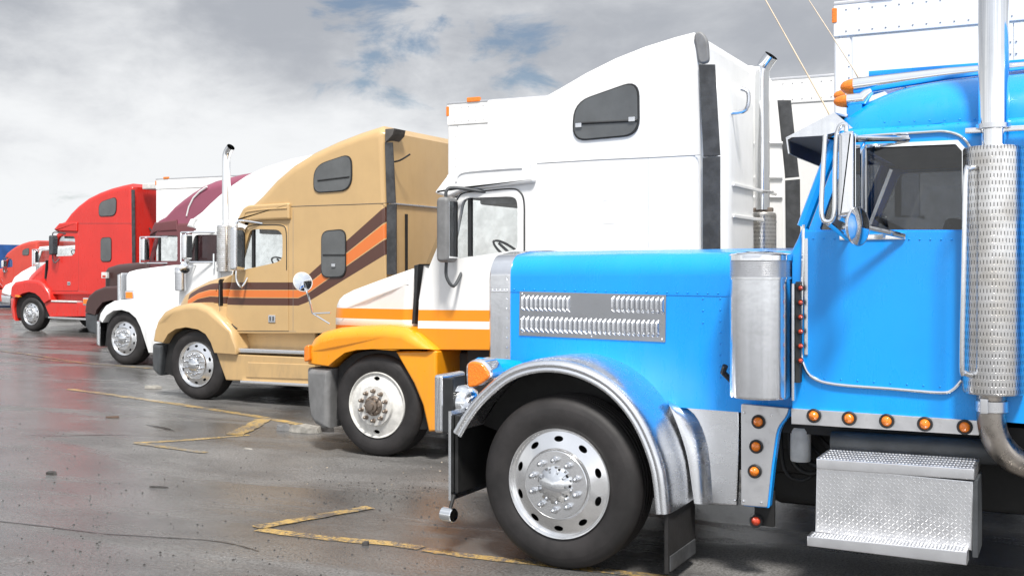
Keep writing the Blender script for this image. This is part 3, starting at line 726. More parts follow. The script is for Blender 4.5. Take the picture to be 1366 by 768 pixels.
    a = P(1153, 196, LC+.02); b = P(1153, 306, LC+.02); m = MB(); m.box(a.x-.014, a.x+.014, LC+.004, LC+.045, b.z, a.z, .004); m.obj('window_divider', 'polished_stainless', cab)
    # --- door: a panel standing a few millimetres proud, with hinge, trim and handle
    dxl = XZ(1077, 400, LC)[0]; trim = [XZ(u, v, LC) for u, v in ((1073, 300), (1071, 380), (1069, 460), (1073, 486), (1085, 503), (1115, 512), (1190, 518), (1252, 523), (1270, 520), (1283, 507))]
    tp = smoothline(trim, 4)
    outl = [(p.x, p.y) for p in tp]+[XZ(u, v, LC) for u, v in ((1285.5, 480), (1286.5, 308))]+[XZ(1077, 308, LC)]
    m = MB(); m.hull(outl, LC-.012, LC+.004, .006, 2); door = m.obj('door', 'blue_paint', root)
    m = MB(); m.tube([(p.x, LC-.013, p.y) for p in tp], .010, 8); m.obj('door_trim', 'chrome', door)
    ht = smoothline([XZ(u, v, LC) for u, v in ((1118, 186), (1150, 182), (1230, 177), (1262, 176), (1284, 184), (1296, 202), (1302, 240))], 4)
    m = MB(); m.tube([(p.x, LC-.006, p.y) for p in ht], .009, 8); m.obj('drip_rail', 'chrome', cab)
    a = P(1075, 318, LC); b = P(1075, 473, LC); m = MB(); m.box(a.x-.006, a.x+.016, LC-.022, LC-.008, b.z, a.z, .003); hg = m.obj('door_hinge', 'stainless', door)
    wf = roundpoly([XZ(u, v, LC) for u, v in ((1150, 193), (1278, 187), (1288, 198), (1288, 308), (1283.5, 306.5), (1283.5, 202), (1275, 192.5), (1150, 197.5))], .004, 2)
    m = MB(); m.slab(wf, LC-.008, LC+.01); m.obj('window_trim', 'chrome', door)
    rivets(door, [P(1085+i*14.2, 318.0+i*.12, LC-.012) for i in range(14)]+[P(1100+i*22, 504+i*1.6, LC-.012) for i in range(8)], .006, 'blue_paint')
    # --- roof cap: narrower, rounded
    rp = smoothline([XZ(u, v, LC+.22) for u, v in ((1108, 176), (1117, 161), (1132, 147), (1160, 131), (1200, 116), (1240, 107.5), (1280, 102), (1340, 97))], 4)
    rp = [(p.x, p.y) for p in rp]; rz = rp[-1][1]; rp = rp+[(X1, rz+.08), (X1, zt-.02), (rp[0][0], zt-.12)]
    m = MB(); m.hull(rp, LC+.02, far(LC)-.02, .34, 8, [.8]*(len(rp)-2)+[0, 0]); roof = m.obj('roof', 'blue_paint', root, 50)
    rivets(roof, [P(1180+i*20, 163-i*.7, LC+.0) for i in range(7)], .006, 'blue_paint')
    # sun visor over the windscreen
    A_, A2, B_, C_, D_ = [P(u, v, LC-.02) for u, v in ((1048, 184), (1051, 205), (1113, 150), (1138, 171), (1098, 181))]; m = MB()
    def vs(y):
        g = 1-((y-YC)/1.0)**2; h = .05*g; f = -.06*g
        return [(B_.x, y, B_.z+h), (A_.x+f, y, A_.z+h*.7), (A2.x+f, y, A2.z+h*.4), (A2.x+f+.008, y, A2.z+h*.4), (A_.x+f+.01, y, A_.z+h*.7-.01), (B_.x, y, B_.z+h-.012)]
    ys = [LC-.02+(far(LC)+.04-LC)*k/12 for k in range(13)]
    m.loft([vs(y) for y in ys]); vsr = m.obj('sun_visor', 'polished_stainless', root, 25)
    m = MB(); m.loft([[vs(y)[k] for k in (5, 4, 3)]+[(vs(y)[3][0]+.006, y, vs(y)[3][2]), (vs(y)[4][0]+.008, y, vs(y)[4][2]-.008), (vs(y)[5][0], y, vs(y)[5][2]-.008)] for y in ys]); m.obj('visor_shadow_sheet', 'black_plastic', vsr)  # black sheet stands in for the shadow inside the visor
    for ya in (LC-.028, far(LC)+.02): m = MB(); m.slab([(A_.x, A_.z), (B_.x, B_.z), (C_.x, C_.z), (D_.x, D_.z)], ya, ya+.008); m.obj('visor_side', 'polished_stainless', vsr)
    # cab marker lights: amber bullets on tapering bodies
    for (u, v, L, ln) in ((1122, 117, 6.86, .85), (1113, 136, 6.68, .05), (1113, 128, 7.46, .3)):
        a = P(u, v, L); m = MB(); r = .045 if ln > .5 else .036
        m.tube([a+Vector((.075, 0, 0)), a+Vector((.16, 0, .005)), a+Vector((.16+ln*.5, 0, .035)), a+Vector((.16+ln, 0, .05))], [r*1.1, r*1.08, r*.8, r*.5], 14); b = m.obj('roof_lamp', 'chrome', root)
        m = MB(); m.lathe([(r*1.08, -.075), (r*1.0, -.045), (r*.75, -.015), (r*.4, .0), (0, .006)], a, (-1, 0, 0), 16); m.obj('lens', 'amber_lens', b)
        m = MB(); m.box(a.x+.08, a.x+.16, L-.03, L+.03, a.z-.13, a.z-.02, .01); m.obj('foot', 'blue_paint', b)
    # roof wing behind: a thin blue board on brackets
    a = P(1160, 101, 7.1); b = P(1312, 91, 7.1); m = MB(); m.hull([(a.x, a.z-.012), (b.x+.6, b.z-.012+.01), (b.x+.6, b.z+.03), (a.x, a.z+.022)], 7.06, far(7.06), .008, 2); wg = m.obj('roof_wing', 'blue_paint', root)
    for x in (a.x+.2, a.x+.75, b.x+.4): m = MB(); m.tube([(x, 7.09, a.z), (x, 7.12, a.z-.22)], .012, 8); m.obj('wing_bracket', 'chrome', wg)
    # --- mirror: tall rectangular head on a tube loop, round spot mirror, arms
    Lm = 6.13; m = MB()
    lp_ = smoothline([P(u, v, Lm+.03) for u, v in ((1129, 176), (1128, 166), (1117, 176), (1114, 230), (1113, 285), (1104, 296), (1096, 285), (1098, 230), (1101, 180))], 5)
    m.tube(lp_, .013, 10); ml = m.obj('mirror_frame', 'chrome', root)
    a = P(1118, 180, Lm); b = P(1140, 287, Lm)
    m = MB(); m.hull(roundpoly([XZ(u, v, Lm) for u, v in ((1119, 178), (1139.5, 174), (1139.5, 287), (1118, 290))], .015, 3), Lm-.02, Lm+.15, .02, 3); mh = m.obj('mirror_head', 'polished_stainless', root)
    m = MB(); x = XZ(1140, 230, Lm)[0]; m.box(x+.003, x+.007, Lm-.005, Lm+.135, b.z+.01, a.z-.0, .001); m.obj('mirror_glass', 'mirror_glass', mh)
    for pth, r in (([P(1139, 184, Lm+.06), P(1150, 184, Lm+.1), P(1212, 186, LC-.02)], .014), ([P(1139, 188, Lm+.06), P(1196, 186.5, LC-.02)], .008), ([P(1120, 290, Lm+.06), P(1150, 302, Lm+.16), P(1206, 315, LC-.02)], .016),
                   ([P(1105, 298, Lm+.04), P(1130, 318, LC-.02)], .014), ([P(1140, 215, Lm+.07), P(1153, 192, LC-.02)], .009)):
        m = MB(); m.tube(pth, r, 8); m.obj('mirror_arm', 'chrome', ml)
    a, b = P(1120, 317, LC-.012), P(1208, 314, LC-.012); m = MB(); m.box(a.x, b.x, LC-.02, LC-.011, a.z-.014, a.z+.018, .003); m.obj('arm_plate', 'chrome', ml)
    a, b = P(1196, 186, LC-.012), P(1213, 186, LC-.012); m = MB(); m.box(a.x, b.x, LC-.02, LC-.008, a.z-.02, a.z+.02, .004); m.obj('arm_plate', 'chrome', ml)
    c = P(1144, 302, Lm-.06); m = MB(); ax = (.92, -.39, .0); m.lathe([(.0, -.03), (.06, -.024), (.10, -.01), (.106, 0), (.103, .007), (.096, .006), (.07, .014), (.03, .02), (0, .021)], c, ax, 30); sm = m.obj('spot_mirror', 'chrome', root, 50)
    m = MB(); m.tube([c, P(1126, 303, Lm+.04)], .01, 8); m.obj('stem', 'chrome', sm)
    # passenger-side mirror, seen through the cab
    c = P(1211, 246, 8.82); e = Vector((.62, .785, 0)); nn = Vector((.785, -.62, 0)); z_ = Vector((0, 0, 1)); m = MB()
    def pb(w, h, d0, d1): return [c+e*sx*w+z_*sz*h+nn*d for d in (d0, d1) for sx, sz in ((-1, -1), (1, -1), (1, 1), (-1, 1))]
    bf = [(0, 3, 2, 1), (4, 5, 6, 7), (0, 1, 5, 4), (1, 2, 6, 5), (2, 3, 7, 6), (3, 0, 4, 7)]
    m.add(pb(.10, .245, -.03, .02), bf); mh2 = m.obj('mirror_head', 'black_plastic', root, 20)
    m = MB(); m.add(pb(.088, .232, .018, .026), bf); m.obj('mirror_glass', 'plate_aluminium', mh2, 0)  # pale aluminium stands in for the sky reflected in this mirror
    for dz in (-.24, .24): m = MB(); m.tube([c+z_*dz, Vector((c.x+.15, far(LC), c.z+dz*1.1))], .014, 8); m.obj('arm', 'chrome', mh2)
    # --- sill strip with lamps
    p = [XZ(u, v, 6.46) for u, v in ((1056, 544), (1306, 560.5), (1306, 580), (1056, 565))]
    m = MB(); m.hull(p, 6.45, 6.47, .004, 2); ss = m.obj('sill_strip', 'dull_aluminium', root)
    for u, v in ((1086, 554), (1133, 557.5), (1183, 561), (1234, 565), (1287, 569)): lamp(ss, P(u, v, 6.448), .027)
    # --- step box
    Y = 6.22
    ft = [XZ(u, v, Y) for u, v in ((1089, 622), (1298, 642), (1296, 734), (1087, 709))]
    m = MB(); m.hull(ft, Y+.004, Y+.34, .006, 2); sb = m.obj('step_box', 'plate_aluminium', root)
    tp_ = [XZ(u, v, Y-.01) for u, v in ((1089, 611), (1300, 625), (1300, 640), (1089, 625))]
    m = MB(); m.hull(tp_, Y-.012, Y+.36, .006, 2); m.obj('top_step', 'plate_aluminium', sb)
    gx = (tp_[0][0], tp_[1][0]); bars = MB()
    for r_ in range(5):
        for c_ in range(44):
            x = gx[0]+.02+(gx[1]-gx[0]-.04)*c_/43; z = tp_[0][1]+(tp_[1][1]-tp_[0][1])*c_/43; y = Y+.02+r_*.07
            bars.lathe([(.009, -.002), (.007, .004), (.004, .0045), (.004, .001)], (x, y, z), (0, 0, 1), 6)
    tr = bars.obj('tread_studs', 'aluminium', sb); tr['kind'] = 'stuff'
    # diamond plate relief on the face
    dp = MB(); o, ex, ez = Vector((ft[3][0], Y+.004, ft[3][1])), Vector((ft[2][0]-ft[3][0], 0, ft[2][1]-ft[3][1])), Vector((ft[0][0]-ft[3][0], 0, ft[0][1]-ft[3][1]))
    nx, nz = 38, 18
    for i in range(nx):
        for j in range(nz):
            c = o+ex*((i+.7)/(nx+.4))+ez*((j+.6)/(nz+.2)); a = R_(45 if (i+j) % 2 else -45)
            d = Vector((math.cos(a), 0, math.sin(a)))*.0105; t = Vector((-math.sin(a), 0, math.cos(a)))*.0026; h = Vector((0, -.0007, 0))
            dp.add([c-d, c+t, c+d, c-t, c+h-d*.4, c+h+d*.4], [(0, 4, 1), (1, 4, 5), (1, 5, 2), (2, 5, 3), (3, 5, 4), (3, 4, 0)])
    d_ = dp.obj('diamond_relief', 'plate_aluminium', sb, 20); d_['kind'] = 'stuff'
    lo = [XZ(u, v, Y-.10) for u, v in ((1077, 714), (1290, 735), (1290, 753), (1077, 727))]
    m = MB(); m.hull(lo, Y-.11, Y+.02, .005, 2); m.obj('lower_step', 'plate_aluminium', sb)
    bars = MB()
    for r_ in range(3):
        for c_ in range(44):
            t = c_/43; x = lo[0][0]+.02+(lo[1][0]-lo[0][0]-.04)*t; z = lo[0][1]+(lo[1][1]-lo[0][1])*t
            bars.lathe([(.009, -.002), (.007, .004), (.004, .0045), (.004, .001)], (x, Y-.09+r_*.035, z), (0, 0, 1), 6)
    tr = bars.obj('tread_studs', 'aluminium', sb); tr['kind'] = 'stuff'
    m = MB(); m.box(ft[1][0]-.005, ft[1][0]+.02, Y+.03, Y+.33, ft[2][1]-.04, ft[1][1]); m.obj('end_plate', 'dark_grey_plastic', sb)
    # --- stack with its pierced guard
    Ls = 6.42; c = P(1323, 300, 6.27); cxs = c.x; m = MB()
    z0, z1, z2, z3 = P(1323, 528, 6.27).z, P(1323, 193, 6.27).z, P(1323, 166, 6.3).z, 5.0
    m.lathe([(.0, z0), (.148, z0), (.152, z0+.012), (.152, z1-.012), (.146, z1), (.09, z1+.004), (.0, z1+.004)], (cxs, Ls, 0), (0, 0, 1), 40); sg = m.obj('stack_guard', 'pierced_stainless', root, 40)
    m = MB(); m.lathe([(.062, z1-.02), (.062, z2-.01), (.076, z2), (.076, z3), (.07, z3), (.07, z2)], (cxs, Ls, 0), (0, 0, 1), 28); st = m.obj('exhaust_stack', 'chrome', root, 40)
    m = MB(); m.lathe([(.078, z2-.012), (.088, z2-.01), (.088, z2+.014), (.078, z2+.016)], (cxs, Ls, 0), (0, 0, 1), 28); m.box(cxs-.14, cxs-.06, Ls-.02, Ls+.02, z2-.03, z2+.0, .006); m.box(cxs+.05, cxs+.22, Ls-.02, Ls+.02, z2-.03, z2+.0, .006); m.obj('clamp', 'stainless', st)
    hx_ = P(1290, 300, 6.24)
    hpnt = [P(1300, 224, 6.28), P(1292, 226, 6.25), P(1288, 236, 6.24), P(1285.5, 360, 6.24), P(1283, 485, 6.24), P(1287, 497, 6.26), P(1296, 500, 6.3)]
    m = MB(); m.tube(smoothline(hpnt, 5), .014, 10); m.obj('grab_handle', 'chrome', sg)
    m = MB(); p0 = Vector((cxs-.01, Ls, z0+.02)); m.tube(smoothline([p0, p0+Vector((0, 0, -.17)), p0+Vector((.03, .02, -.28)), p0+Vector((.12, .07, -.38)), p0+Vector((.28, .2, -.43)), p0+Vector((.5, .4, -.45))], 5), .072, 18); m.obj('exhaust_elbow', 'scorched_steel', st)
    m = MB(); m.lathe([(.074, z0-.10), (.082, z0-.095), (.082, z0-.04), (.074, z0-.035)], (cxs-.01, Ls, 0), (0, 0, 1), 24); m.box(cxs-.06, cxs-.02, Ls-.11, Ls-.07, z0-.1, z0-.02, .006); m.obj('elbow_clamp', 'aluminium', st)
    # sleeper behind the stack: a taller blue box
    m = MB(); m.hull([(.02, .95), (X1+.3, .95), (X1+.3, 3.35), (.6, 3.3), (.14, 2.95), (.02, 2.6)], LC-.12, far(LC)+.12, .08, 4); m.obj('sleeper', 'blue_paint', root)
    # --- underneath
    m = MB()
    for y in (YC-.43, YC+.43): m.box(bx+.05, 5.2, y-.04, y+.04, .72, .98, .006)
    m.box(xr-.1, X1+.2, YC-.75, YC+.75, .86, .97); m.obj('frame_rail', 'chassis_black', root)
    m = MB(); m.box(gx0+.1, xr+.5, YC-.42, YC+.42, .55, 1.25, .05); m.obj('engine', 'chassis_black', root)
    a, b = P(1110, 590, 6.62), P(1330, 603, 6.62); m = MB(); m.tube([a, b], .068, 18); m.obj('air_tank', 'dark_grey_plastic', root)
    c = P(1068, 592, 6.75); m = MB(); m.lathe([(.0, -.1), (.055, -.1), (.06, -.09), (.06, .08), (.05, .1), (0, .1)], c, (0, 0, 1), 20); m.obj('filter_canister', 'white_plastic', root)
    m = MB(); m.lathe([(0, 0), (.30, 0), (.32, .03), (.32, 1.3), (.30, 1.33), (0, 1.33)], (.35, 6.62, .72), (1, 0, 0), 32); m.obj('fuel_tank', 'aluminium', root)
    m = MB(); m.lathe([(0, 0), (.29, 0), (.31, .03), (.31, 1.5), (.29, 1.53), (0, 1.53)], (xr+.35, far(6.62), .66), (1, 0, 0), 28); m.obj('fuel_tank', 'dark_grey_plastic', root)  # far tank added to darken the gap; its shade is put into the grey
    m = MB(); m.box(xr-.3, xr+.9, YC-.34, YC+.34, .34, .74, .08); m.obj('gearbox', 'chassis_black', root)  # gearbox and crossmember added low to darken the gap under the cab
    m = MB(); m.box(xr+.9, X1, YC-.38, YC+.38, .42, .74, .03); m.obj('crossmember', 'chassis_black', root)
    for k in range(6):
        rs = random.Random(k); m = MB(); x = XZ(1060+k*12, 640, 6.9)[0]
        m.tube(smoothline([(x-.1, 6.95, .95), (x-.05, 6.85, .62+.05*k), (x+.1, 6.82, .58+.04*k), (x+.25, 6.95, .8)], 5), .012+.004*(k % 3), 8); m.obj('hose', 'chassis_black', root)
    drive_axles(root, 3.3, LW, far(LW), .52)
    # whip antennas
    for (u0, v0, u1, v1, L) in ((1112, 162, 1021, 0, 6.5), (1146, 104, 1080, 2, 7.7)):
        a, b = P(u0, v0, L), P(u1, v1, L); d = (b-a); mm = MB(); mm.tube([a, a+d*.1, a+d*1.5], [.012, .005, .003], 6); an = mm.obj('antenna', 'antenna_rod', root)
    return root
def pierced():
    m = bpy.data.materials.new('pierced_stainless'); nt, N, K, b = nodes_of(m)
    tc = N.new('ShaderNodeTexCoord'); sp = N.new('ShaderNodeSeparateXYZ'); g = N.new('ShaderNodeNewGeometry'); K.new(g.outputs['Normal'], sp.inputs[0])
    pz = N.new('ShaderNodeSeparateXYZ'); K.new(g.outputs['Position'], pz.inputs[0])
    ang = mth(N, K, 'ARCTAN2', sp.outputs[1], sp.outputs[0]); uu = mth(N, K, 'MULTIPLY', ang, 9.0); vv = mth(N, K, 'MULTIPLY', pz.outputs[2], 27.0)
    row = mth(N, K, 'FLOOR', vv); uo = mth(N, K, 'ADD', uu, mth(N, K, 'MULTIPLY', row, .5))
    fu = mth(N, K, 'ABSOLUTE', mth(N, K, 'SUBTRACT', mth(N, K, 'FRACT', uo), .5)); fv = mth(N, K, 'ABSOLUTE', mth(N, K, 'SUBTRACT', mth(N, K, 'FRACT', vv), .5))
    hole = mth(N, K, 'MULTIPLY', mrange(N, K, fu, .10, .16, 1, 0), mrange(N, K, fv, .24, .31, 1, 0))
    n = tnoise(N, K, 6, 5, .6)
    K.new(mixc(N, K, mth(N, K, 'MULTIPLY', hole, .85), mixc(N, K, mrange(N, K, n, .35, .7), (.72, .71, .70), (.60, .57, .53)), (.06, .055, .05)), b.inputs['Base Color'])
    b.inputs['Metallic'].default_value = 1; K.new(mrange(N, K, n, .3, .7, .16, .3), b.inputs['Roughness'])
    bump(N, K, b, mth(N, K, 'SUBTRACT', 1.0, hole), .6, .004); MATS['pierced_stainless'] = m
pierced(); metal('scorched_steel', (.42, .38, .34), .32, .25, None, 12, 0, .7); plain('antenna_rod', (.62, .50, .36), .4, .2, 4)
blue_truck()
# ================================================================== aerodynamic tractors
def band_stripes(bands):
    """horizontal printed bands: list of (z0, z1, colour, slope, x0)"""
    def f(N, K, base):
        g = N.new('ShaderNodeNewGeometry'); sp = N.new('ShaderNodeSeparateXYZ'); K.new(g.outputs['Position'], sp.inputs[0])
        for z0, z1, col, sl, x0 in bands:
            zz = mth(N, K, 'SUBTRACT', sp.outputs[2], mth(N, K, 'MULTIPLY', mth(N, K, 'SUBTRACT', sp.outputs[0], x0), sl))
            k = mth(N, K, 'MULTIPLY', mth(N, K, 'GREATER_THAN', zz, z0), mth(N, K, 'LESS_THAN', zz, z1)); base = mixc(N, K, k, base, col)
        return base
    return f
def curve_stripes(xs, tops, bots, cols, xmin, xmax):
    """bands between two edges that run over x: cols = (from, to, colour) in shares of the height"""
    def f(N, K, base):
        g = N.new('ShaderNodeNewGeometry'); sp = N.new('ShaderNodeSeparateXYZ'); K.new(g.outputs['Position'], sp.inputs[0])
        fx = mth(N, K, 'DIVIDE', mth(N, K, 'SUBTRACT', sp.outputs[0], xs[0]), xs[-1]-xs[0], clamp=True)
        def cv(vals):
            n = N.new('ShaderNodeFloatCurve'); c = n.mapping.curves[0]
            pts = [((x-xs[0])/(xs[-1]-xs[0]), v/4) for x, v in zip(xs, vals)]
            while len(c.points) < len(pts): c.points.new(.5, .5)
            for q, p in zip(c.points, pts): q.location = p; q.handle_type = 'VECTOR'
            n.mapping.update(); K.new(fx, n.inputs['Value']); return mth(N, K, 'MULTIPLY', n.outputs[0], 4.0)
        a, b = cv(bots), cv(tops)
        s = mth(N, K, 'DIVIDE', mth(N, K, 'SUBTRACT', sp.outputs[2], a), mth(N, K, 'SUBTRACT', b, a))
        ok = mth(N, K, 'MULTIPLY', mth(N, K, 'GREATER_THAN', sp.outputs[0], xmin), mth(N, K, 'LESS_THAN', sp.outputs[0], xmax))
        for s0, s1, col in cols:
            k = mth(N, K, 'MULTIPLY', mth(N, K, 'MULTIPLY', mth(N, K, 'GREATER_THAN', s, s0), mth(N, K, 'LESS_THAN', s, s1)), ok); base = mixc(N, K, k, base, col)
        return base
    return f
plain('pale_line', (.60, .60, .60), .5, .1); plain('pale_seam', (.36, .36, .36), .5, .1)
def window_panel(parent, px, L, r, frame='black_plastic', pane='window_dark', name='sleeper_window', bar=None):
    o = roundpoly([XZ(u, v, L) for u, v in px], r, 6); c = Vector((sum(p[0] for p in o)/len(o), sum(p[1] for p in o)/len(o)))
    m = MB(); m.hull(o, L-.016, L+.004, .006, 2); w = m.obj(name, frame, parent)
    i = [tuple(c+(Vector(p)-c)*.95) for p in o]; m = MB(); m.hull(i, L-.021, L-.01, .004, 2); m.obj('pane', pane, w)
    if bar:
        a, b = P(bar[0], bar[1], L-.022), P(bar[2], bar[3], L-.022); m = MB(); m.tube([a, b], .012, 6); m.obj('rail', frame, w)
        for p in bar[4:]: q = P(p[0], p[1], L-.026); m = MB(); m.box(q.x-.03, q.x+.03, q.y-.012, q.y+.01, q.z-.03, q.z+.012, .005); m.obj('latch', 'stainless', w)
    return w
def aero(s):
    LW = s['LW']; YC = LW+s.get('half', 1.22); LC = LW+s.get('inset', .10); far = lambda y: 2*YC-y
    pm = s['paint']; fm = s.get('fender_paint', pm); W = lambda px, L=LC: [XZ(u, v, L) for u, v in px]
    wc = P(*s['wheel'], LW); R = s.get('R', .5)
    root = thing('truck', s['label'], 'truck', (wc.x, YC, 0), s.get('group'))
    # cab and sleeper in one shell
    cp = W(s['cab']); n = len(cp); wt = [1]*n; wt[0] = 0; wt[-1] = 0; wt[1] = .3
    win = roundpoly(W(s['window']), s.get('win_r', .05), 4)
    m = MB(); m.hull(cp, LC, far(LC), s.get('edge', .12), 5, wt, holes=[win], skip=(s['screen'],), reveal=.05)
    cab = m.obj('cab', s.get('cab_paint', pm), root, 40)
    a, b = cp[s['screen']], cp[s['screen']+1]; m = MB(); e = s.get('edge', .12)
    m.add([(a[0], LC+e, a[1]), (a[0], far(LC)-e, a[1]), (b[0], far(LC)-e, b[1]), (b[0], LC+e, b[1])], [(0, 1, 2, 3)]); m.obj('windscreen', 'clear_glass', cab, 0)
    for yy in (LC+.02, LC+.02): pass
    for nm, y0, y1 in (('window_pane', LC+.03, LC+.035), ('window_pane', far(LC)-.035, far(LC)-.03)):
        m = MB(); m.slab(win, y0, y1); m.obj(nm, 'clear_glass', cab, 0)
    # interior: floor, dash, seats, steering wheel, bulkhead behind the seats' tops
    xs = [p[0] for p in win]; zs = [p[1] for p in win]; x0, x1, zl, zh = min(xs), max(xs), min(zs), max(zs)
    m = MB(); m.box(a[0]+.02, x0+.10, LC+.15, far(LC)-.15, zl-.5, zl-.02, .06); m.obj('dashboard', 'interior', cab)
    for yy in (LC+.5, far(LC)-.5):
        m = MB(); m.hull(roundpoly([(x1-.45, zl-.5), (x1+.1, zl-.5), (x1+.22, zl+.30), (x1+.10, zl+.32), (x1-.02, zl-.25), (x1-.45, zl-.3)], .05, 3), yy-.23, yy+.23, .05, 3); m.obj('seat', 'interior', cab)
    m = MB(); cx = x0+.36; m.lathe([(.20, -.012), (.214, 0), (.20, .014), (.188, 0), (.20, -.012)], (cx, LC+.5, zl+.06), (.62, 0, .78), 24)
    m.tube([(cx, LC+.5, zl+.06), (cx-.25, LC+.5, zl-.25)], .025, 8); m.tube([(cx+.12, LC+.5, zl-.05), (cx-.13, LC+.5, zl+.16)], .014, 6); m.tube([(cx, LC+.31, zl+.05), (cx, LC+.69, zl+.05)], .014, 6); m.obj('steering_wheel', 'black_plastic', cab)
    if s.get('visor_inside', True):
        m = MB(); m.box(x0+.22, x1+.2, LC+.12, far(LC)-.12, zh-.06, zh+.03, .02); m.obj('headliner', 'interior_light', cab)
    # door skin with its own window opening
    if 'door' in s:
        m = MB(); m.hull(roundpoly(W(s['door']), s.get('door_r', .06), 4), LC-.010, LC+.003, .005, 2, holes=[win], caps=(1, 0), reveal=.012); d = m.obj('door', s.get('cab_paint', pm), root)
        if 'door_seal' in s:
            m = MB(); m.tube([(p.x, LC-.010, p.y) for p in smoothline(W(s['door_seal']), 5)], .007, 6, True); m.obj('door_seal', 'black_plastic', d)
        if 'handle' in s:
            q = P(*s['handle'], LC-.012); m = MB(); m.box(q.x-.06, q.x+.06, LC-.022, LC-.009, q.z-.05, q.z+.05, .006); h = m.obj('door_handle', 'stainless', d)
            for dx in (-.025, .025): m = MB(); m.box(q.x+dx-.012, q.x+dx+.012, LC-.026, LC-.021, q.z-.03, q.z+.03, .003); m.obj('latch', 'dark_grey_plastic', h)
        if 'divider' in s:
            (u, v0, v1) = s['divider']; p0, p1 = P(u, v0, LC+.02), P(u, v1, LC+.02); m = MB(); m.box(p0.x-.018, p0.x+.018, LC+.005, LC+.05, p1.z, p0.z, .004); m.obj('window_divider', 'black_plastic', d)
    # roof lip over the side window (drip fairing)
    if 'lip' in s:
        m = MB(); m.hull(roundpoly(W(s['lip']), s.get('lip_r', .03), 3), LC-.05, LC+.06, .03, 4); lp = m.obj('drip_fairing', s.get('cab_paint', pm), root)
        if 'lip_groove' in s:
            m = MB(); m.tube([(p.x, LC-.05, p.y) for p in smoothline(W(s['lip_groove']), 5)], .012, 8); m.obj('groove', s.get('groove_mat', 'grey_plastic'), lp)
    if 'seam' in s:
        m = MB(); m.tube([P(u, v, LC-.001) for u, v in s['seam']], .004, 6); m.obj('seam', s.get('seam_mat', 'dark_grey_plastic'), cab)
    for sm in s.get('panel_lines', []):
        m = MB(); m.tube([P(u, v, LC+.0005) for u, v in sm], .0028, 5); m.obj('panel_line', s.get('line_mat', 'grey_plastic'), cab)
    for px, r, bar in s.get('windows', []): window_panel(root, px, LC, r, bar=bar)
    # side extenders at the back of the sleeper
    for px in s.get('flaps', []):
        for y, nm in ((LC, 1), (far(LC)-.03, 0)):
            m = MB(); m.hull(W(px), y, y+.03, .006, 2); m.obj('side_extender', 'flap_rubber', root)
    # hood
    if 'hood' in s:
        Lh = LW+s.get('hood_in', .24); hp = W(s['hood'], Lh); hx = [p[0] for p in hp]; xr, xf = max(hx), min(hx); tp = s.get('hood_taper', .30)
        wr = lambda x, y, z: (x+.25*(1-((y-YC)/1.0)**2)*-.6*max(0, min(1, (xr-x)/(xr-xf)))**3, YC+(y-YC)*(1-tp*max(0, (xr-x)/(xr-xf))**1.6), z)
        m = MB(); m.hull(hp, Lh, far(Lh), s.get('hood_r', .22), 7, [1]*len(hp), warp=wr, mid=7); m.obj('hood', s.get('hood_paint', pm), root, 50)
        if 'cowl_gap' in s:
            g = W(s['cowl_gap'], Lh-.02); m = MB(); m.hull(g, Lh-.03, far(Lh)+.03, .02, 2); m.obj('cowl_seal', 'black_plastic', root)
    # fenders
    fo = [tuple(p) for p in W(s['fender'], LW)]
    fx0 = min(p[0] for p in fo)
    def fw(x, y, z):
        t = max(0, 1-(x-fx0)/.5); dy = .20*t*t
        return (x, y+(dy if y < YC else -dy), z)
    for y0, y1 in ((LW-.03, LW+.55), (far(LW+.55), far(LW-.03))):
        m = MB(); m.hull(fo, y0, y1, s.get('fender_r', .09), 5, s.get('fender_wt'), warp=fw); m.obj('fender', fm, root, 50)
    m = MB()
    arch = W(s['arch'], LW); m.hull(arch, LW+.10, far(LW+.10), 0); m.obj('wheel_well', 'chassis_black', root)
    if 'fender_lamp' in s:
        px = W(s['fender_lamp'], LW-.02); m = MB(); m.hull(roundpoly(px, .03, 3), LW-.035+s.get('lamp_in', .1), LW+.05+s.get('lamp_in', .1), .015, 3); m.obj('turn_signal', 'amber_lens', root)
    # bumper
    bp = W(s['bumper'], LW); bx0 = min(p[0] for p in bp)
    def bw(x, y, z):
        t = max(0, 1-(x-bx0)/.45); dy = .18*t*t
        return (x, y+(dy if y < YC else -dy), z)
    m = MB(); m.hull(bp, LW-.02, far(LW-.02), .06, 4, warp=bw); m.obj('bumper', s.get('bumper_mat', 'grey_plastic'), root, 50)
    # sills and steps
    for nm, px, mat, y0, y1, r in s.get('slabs', []):
        m = MB(); m.hull([XZ(u, v, LW+y0) for u, v in px], LW+y0, LW+y1, r, 3); m.obj(nm, mat, root)
        if s.get('mirror_slabs', True): m = MB(); m.hull([XZ(u, v, LW+y0) for u, v in px], far(LW+y1), far(LW+y0), r, 3); m.obj(nm, mat, root)
    # mirrors
    for mr in s.get('mirrors', []):
        u0, v0, u1, v1, off, mat = mr; a, b = P(u0, v0, LC-off), P(u1, v1, LC-off)
        m = MB(); m.hull(roundpoly([(a.x, b.z), (b.x, b.z), (b.x, a.z), (a.x, a.z)], .05, 4), LC-off-.04, LC-off+.17, .035, 3); mh = m.obj('mirror_head', mat, root)
        m = MB(); m.box(b.x+.001, b.x+.004, LC-off-.015, LC-off+.145, b.z+.04, a.z-.04); m.obj('mirror_glass', 'mirror_glass', mh)
        m = MB(); cx = (a.x+b.x)/2; m.tube(smoothline([(cx, LC-off+.05, a.z-.02), (cx, LC-off+.05, a.z+.06), (cx+.06, LC-off+.1, a.z+.09), (b.x+.26, LC-.0, a.z+.05)], 4), .016, 8); m.obj('upper_arm', s.get('arm_mat', 'dark_grey_plastic'), mh)
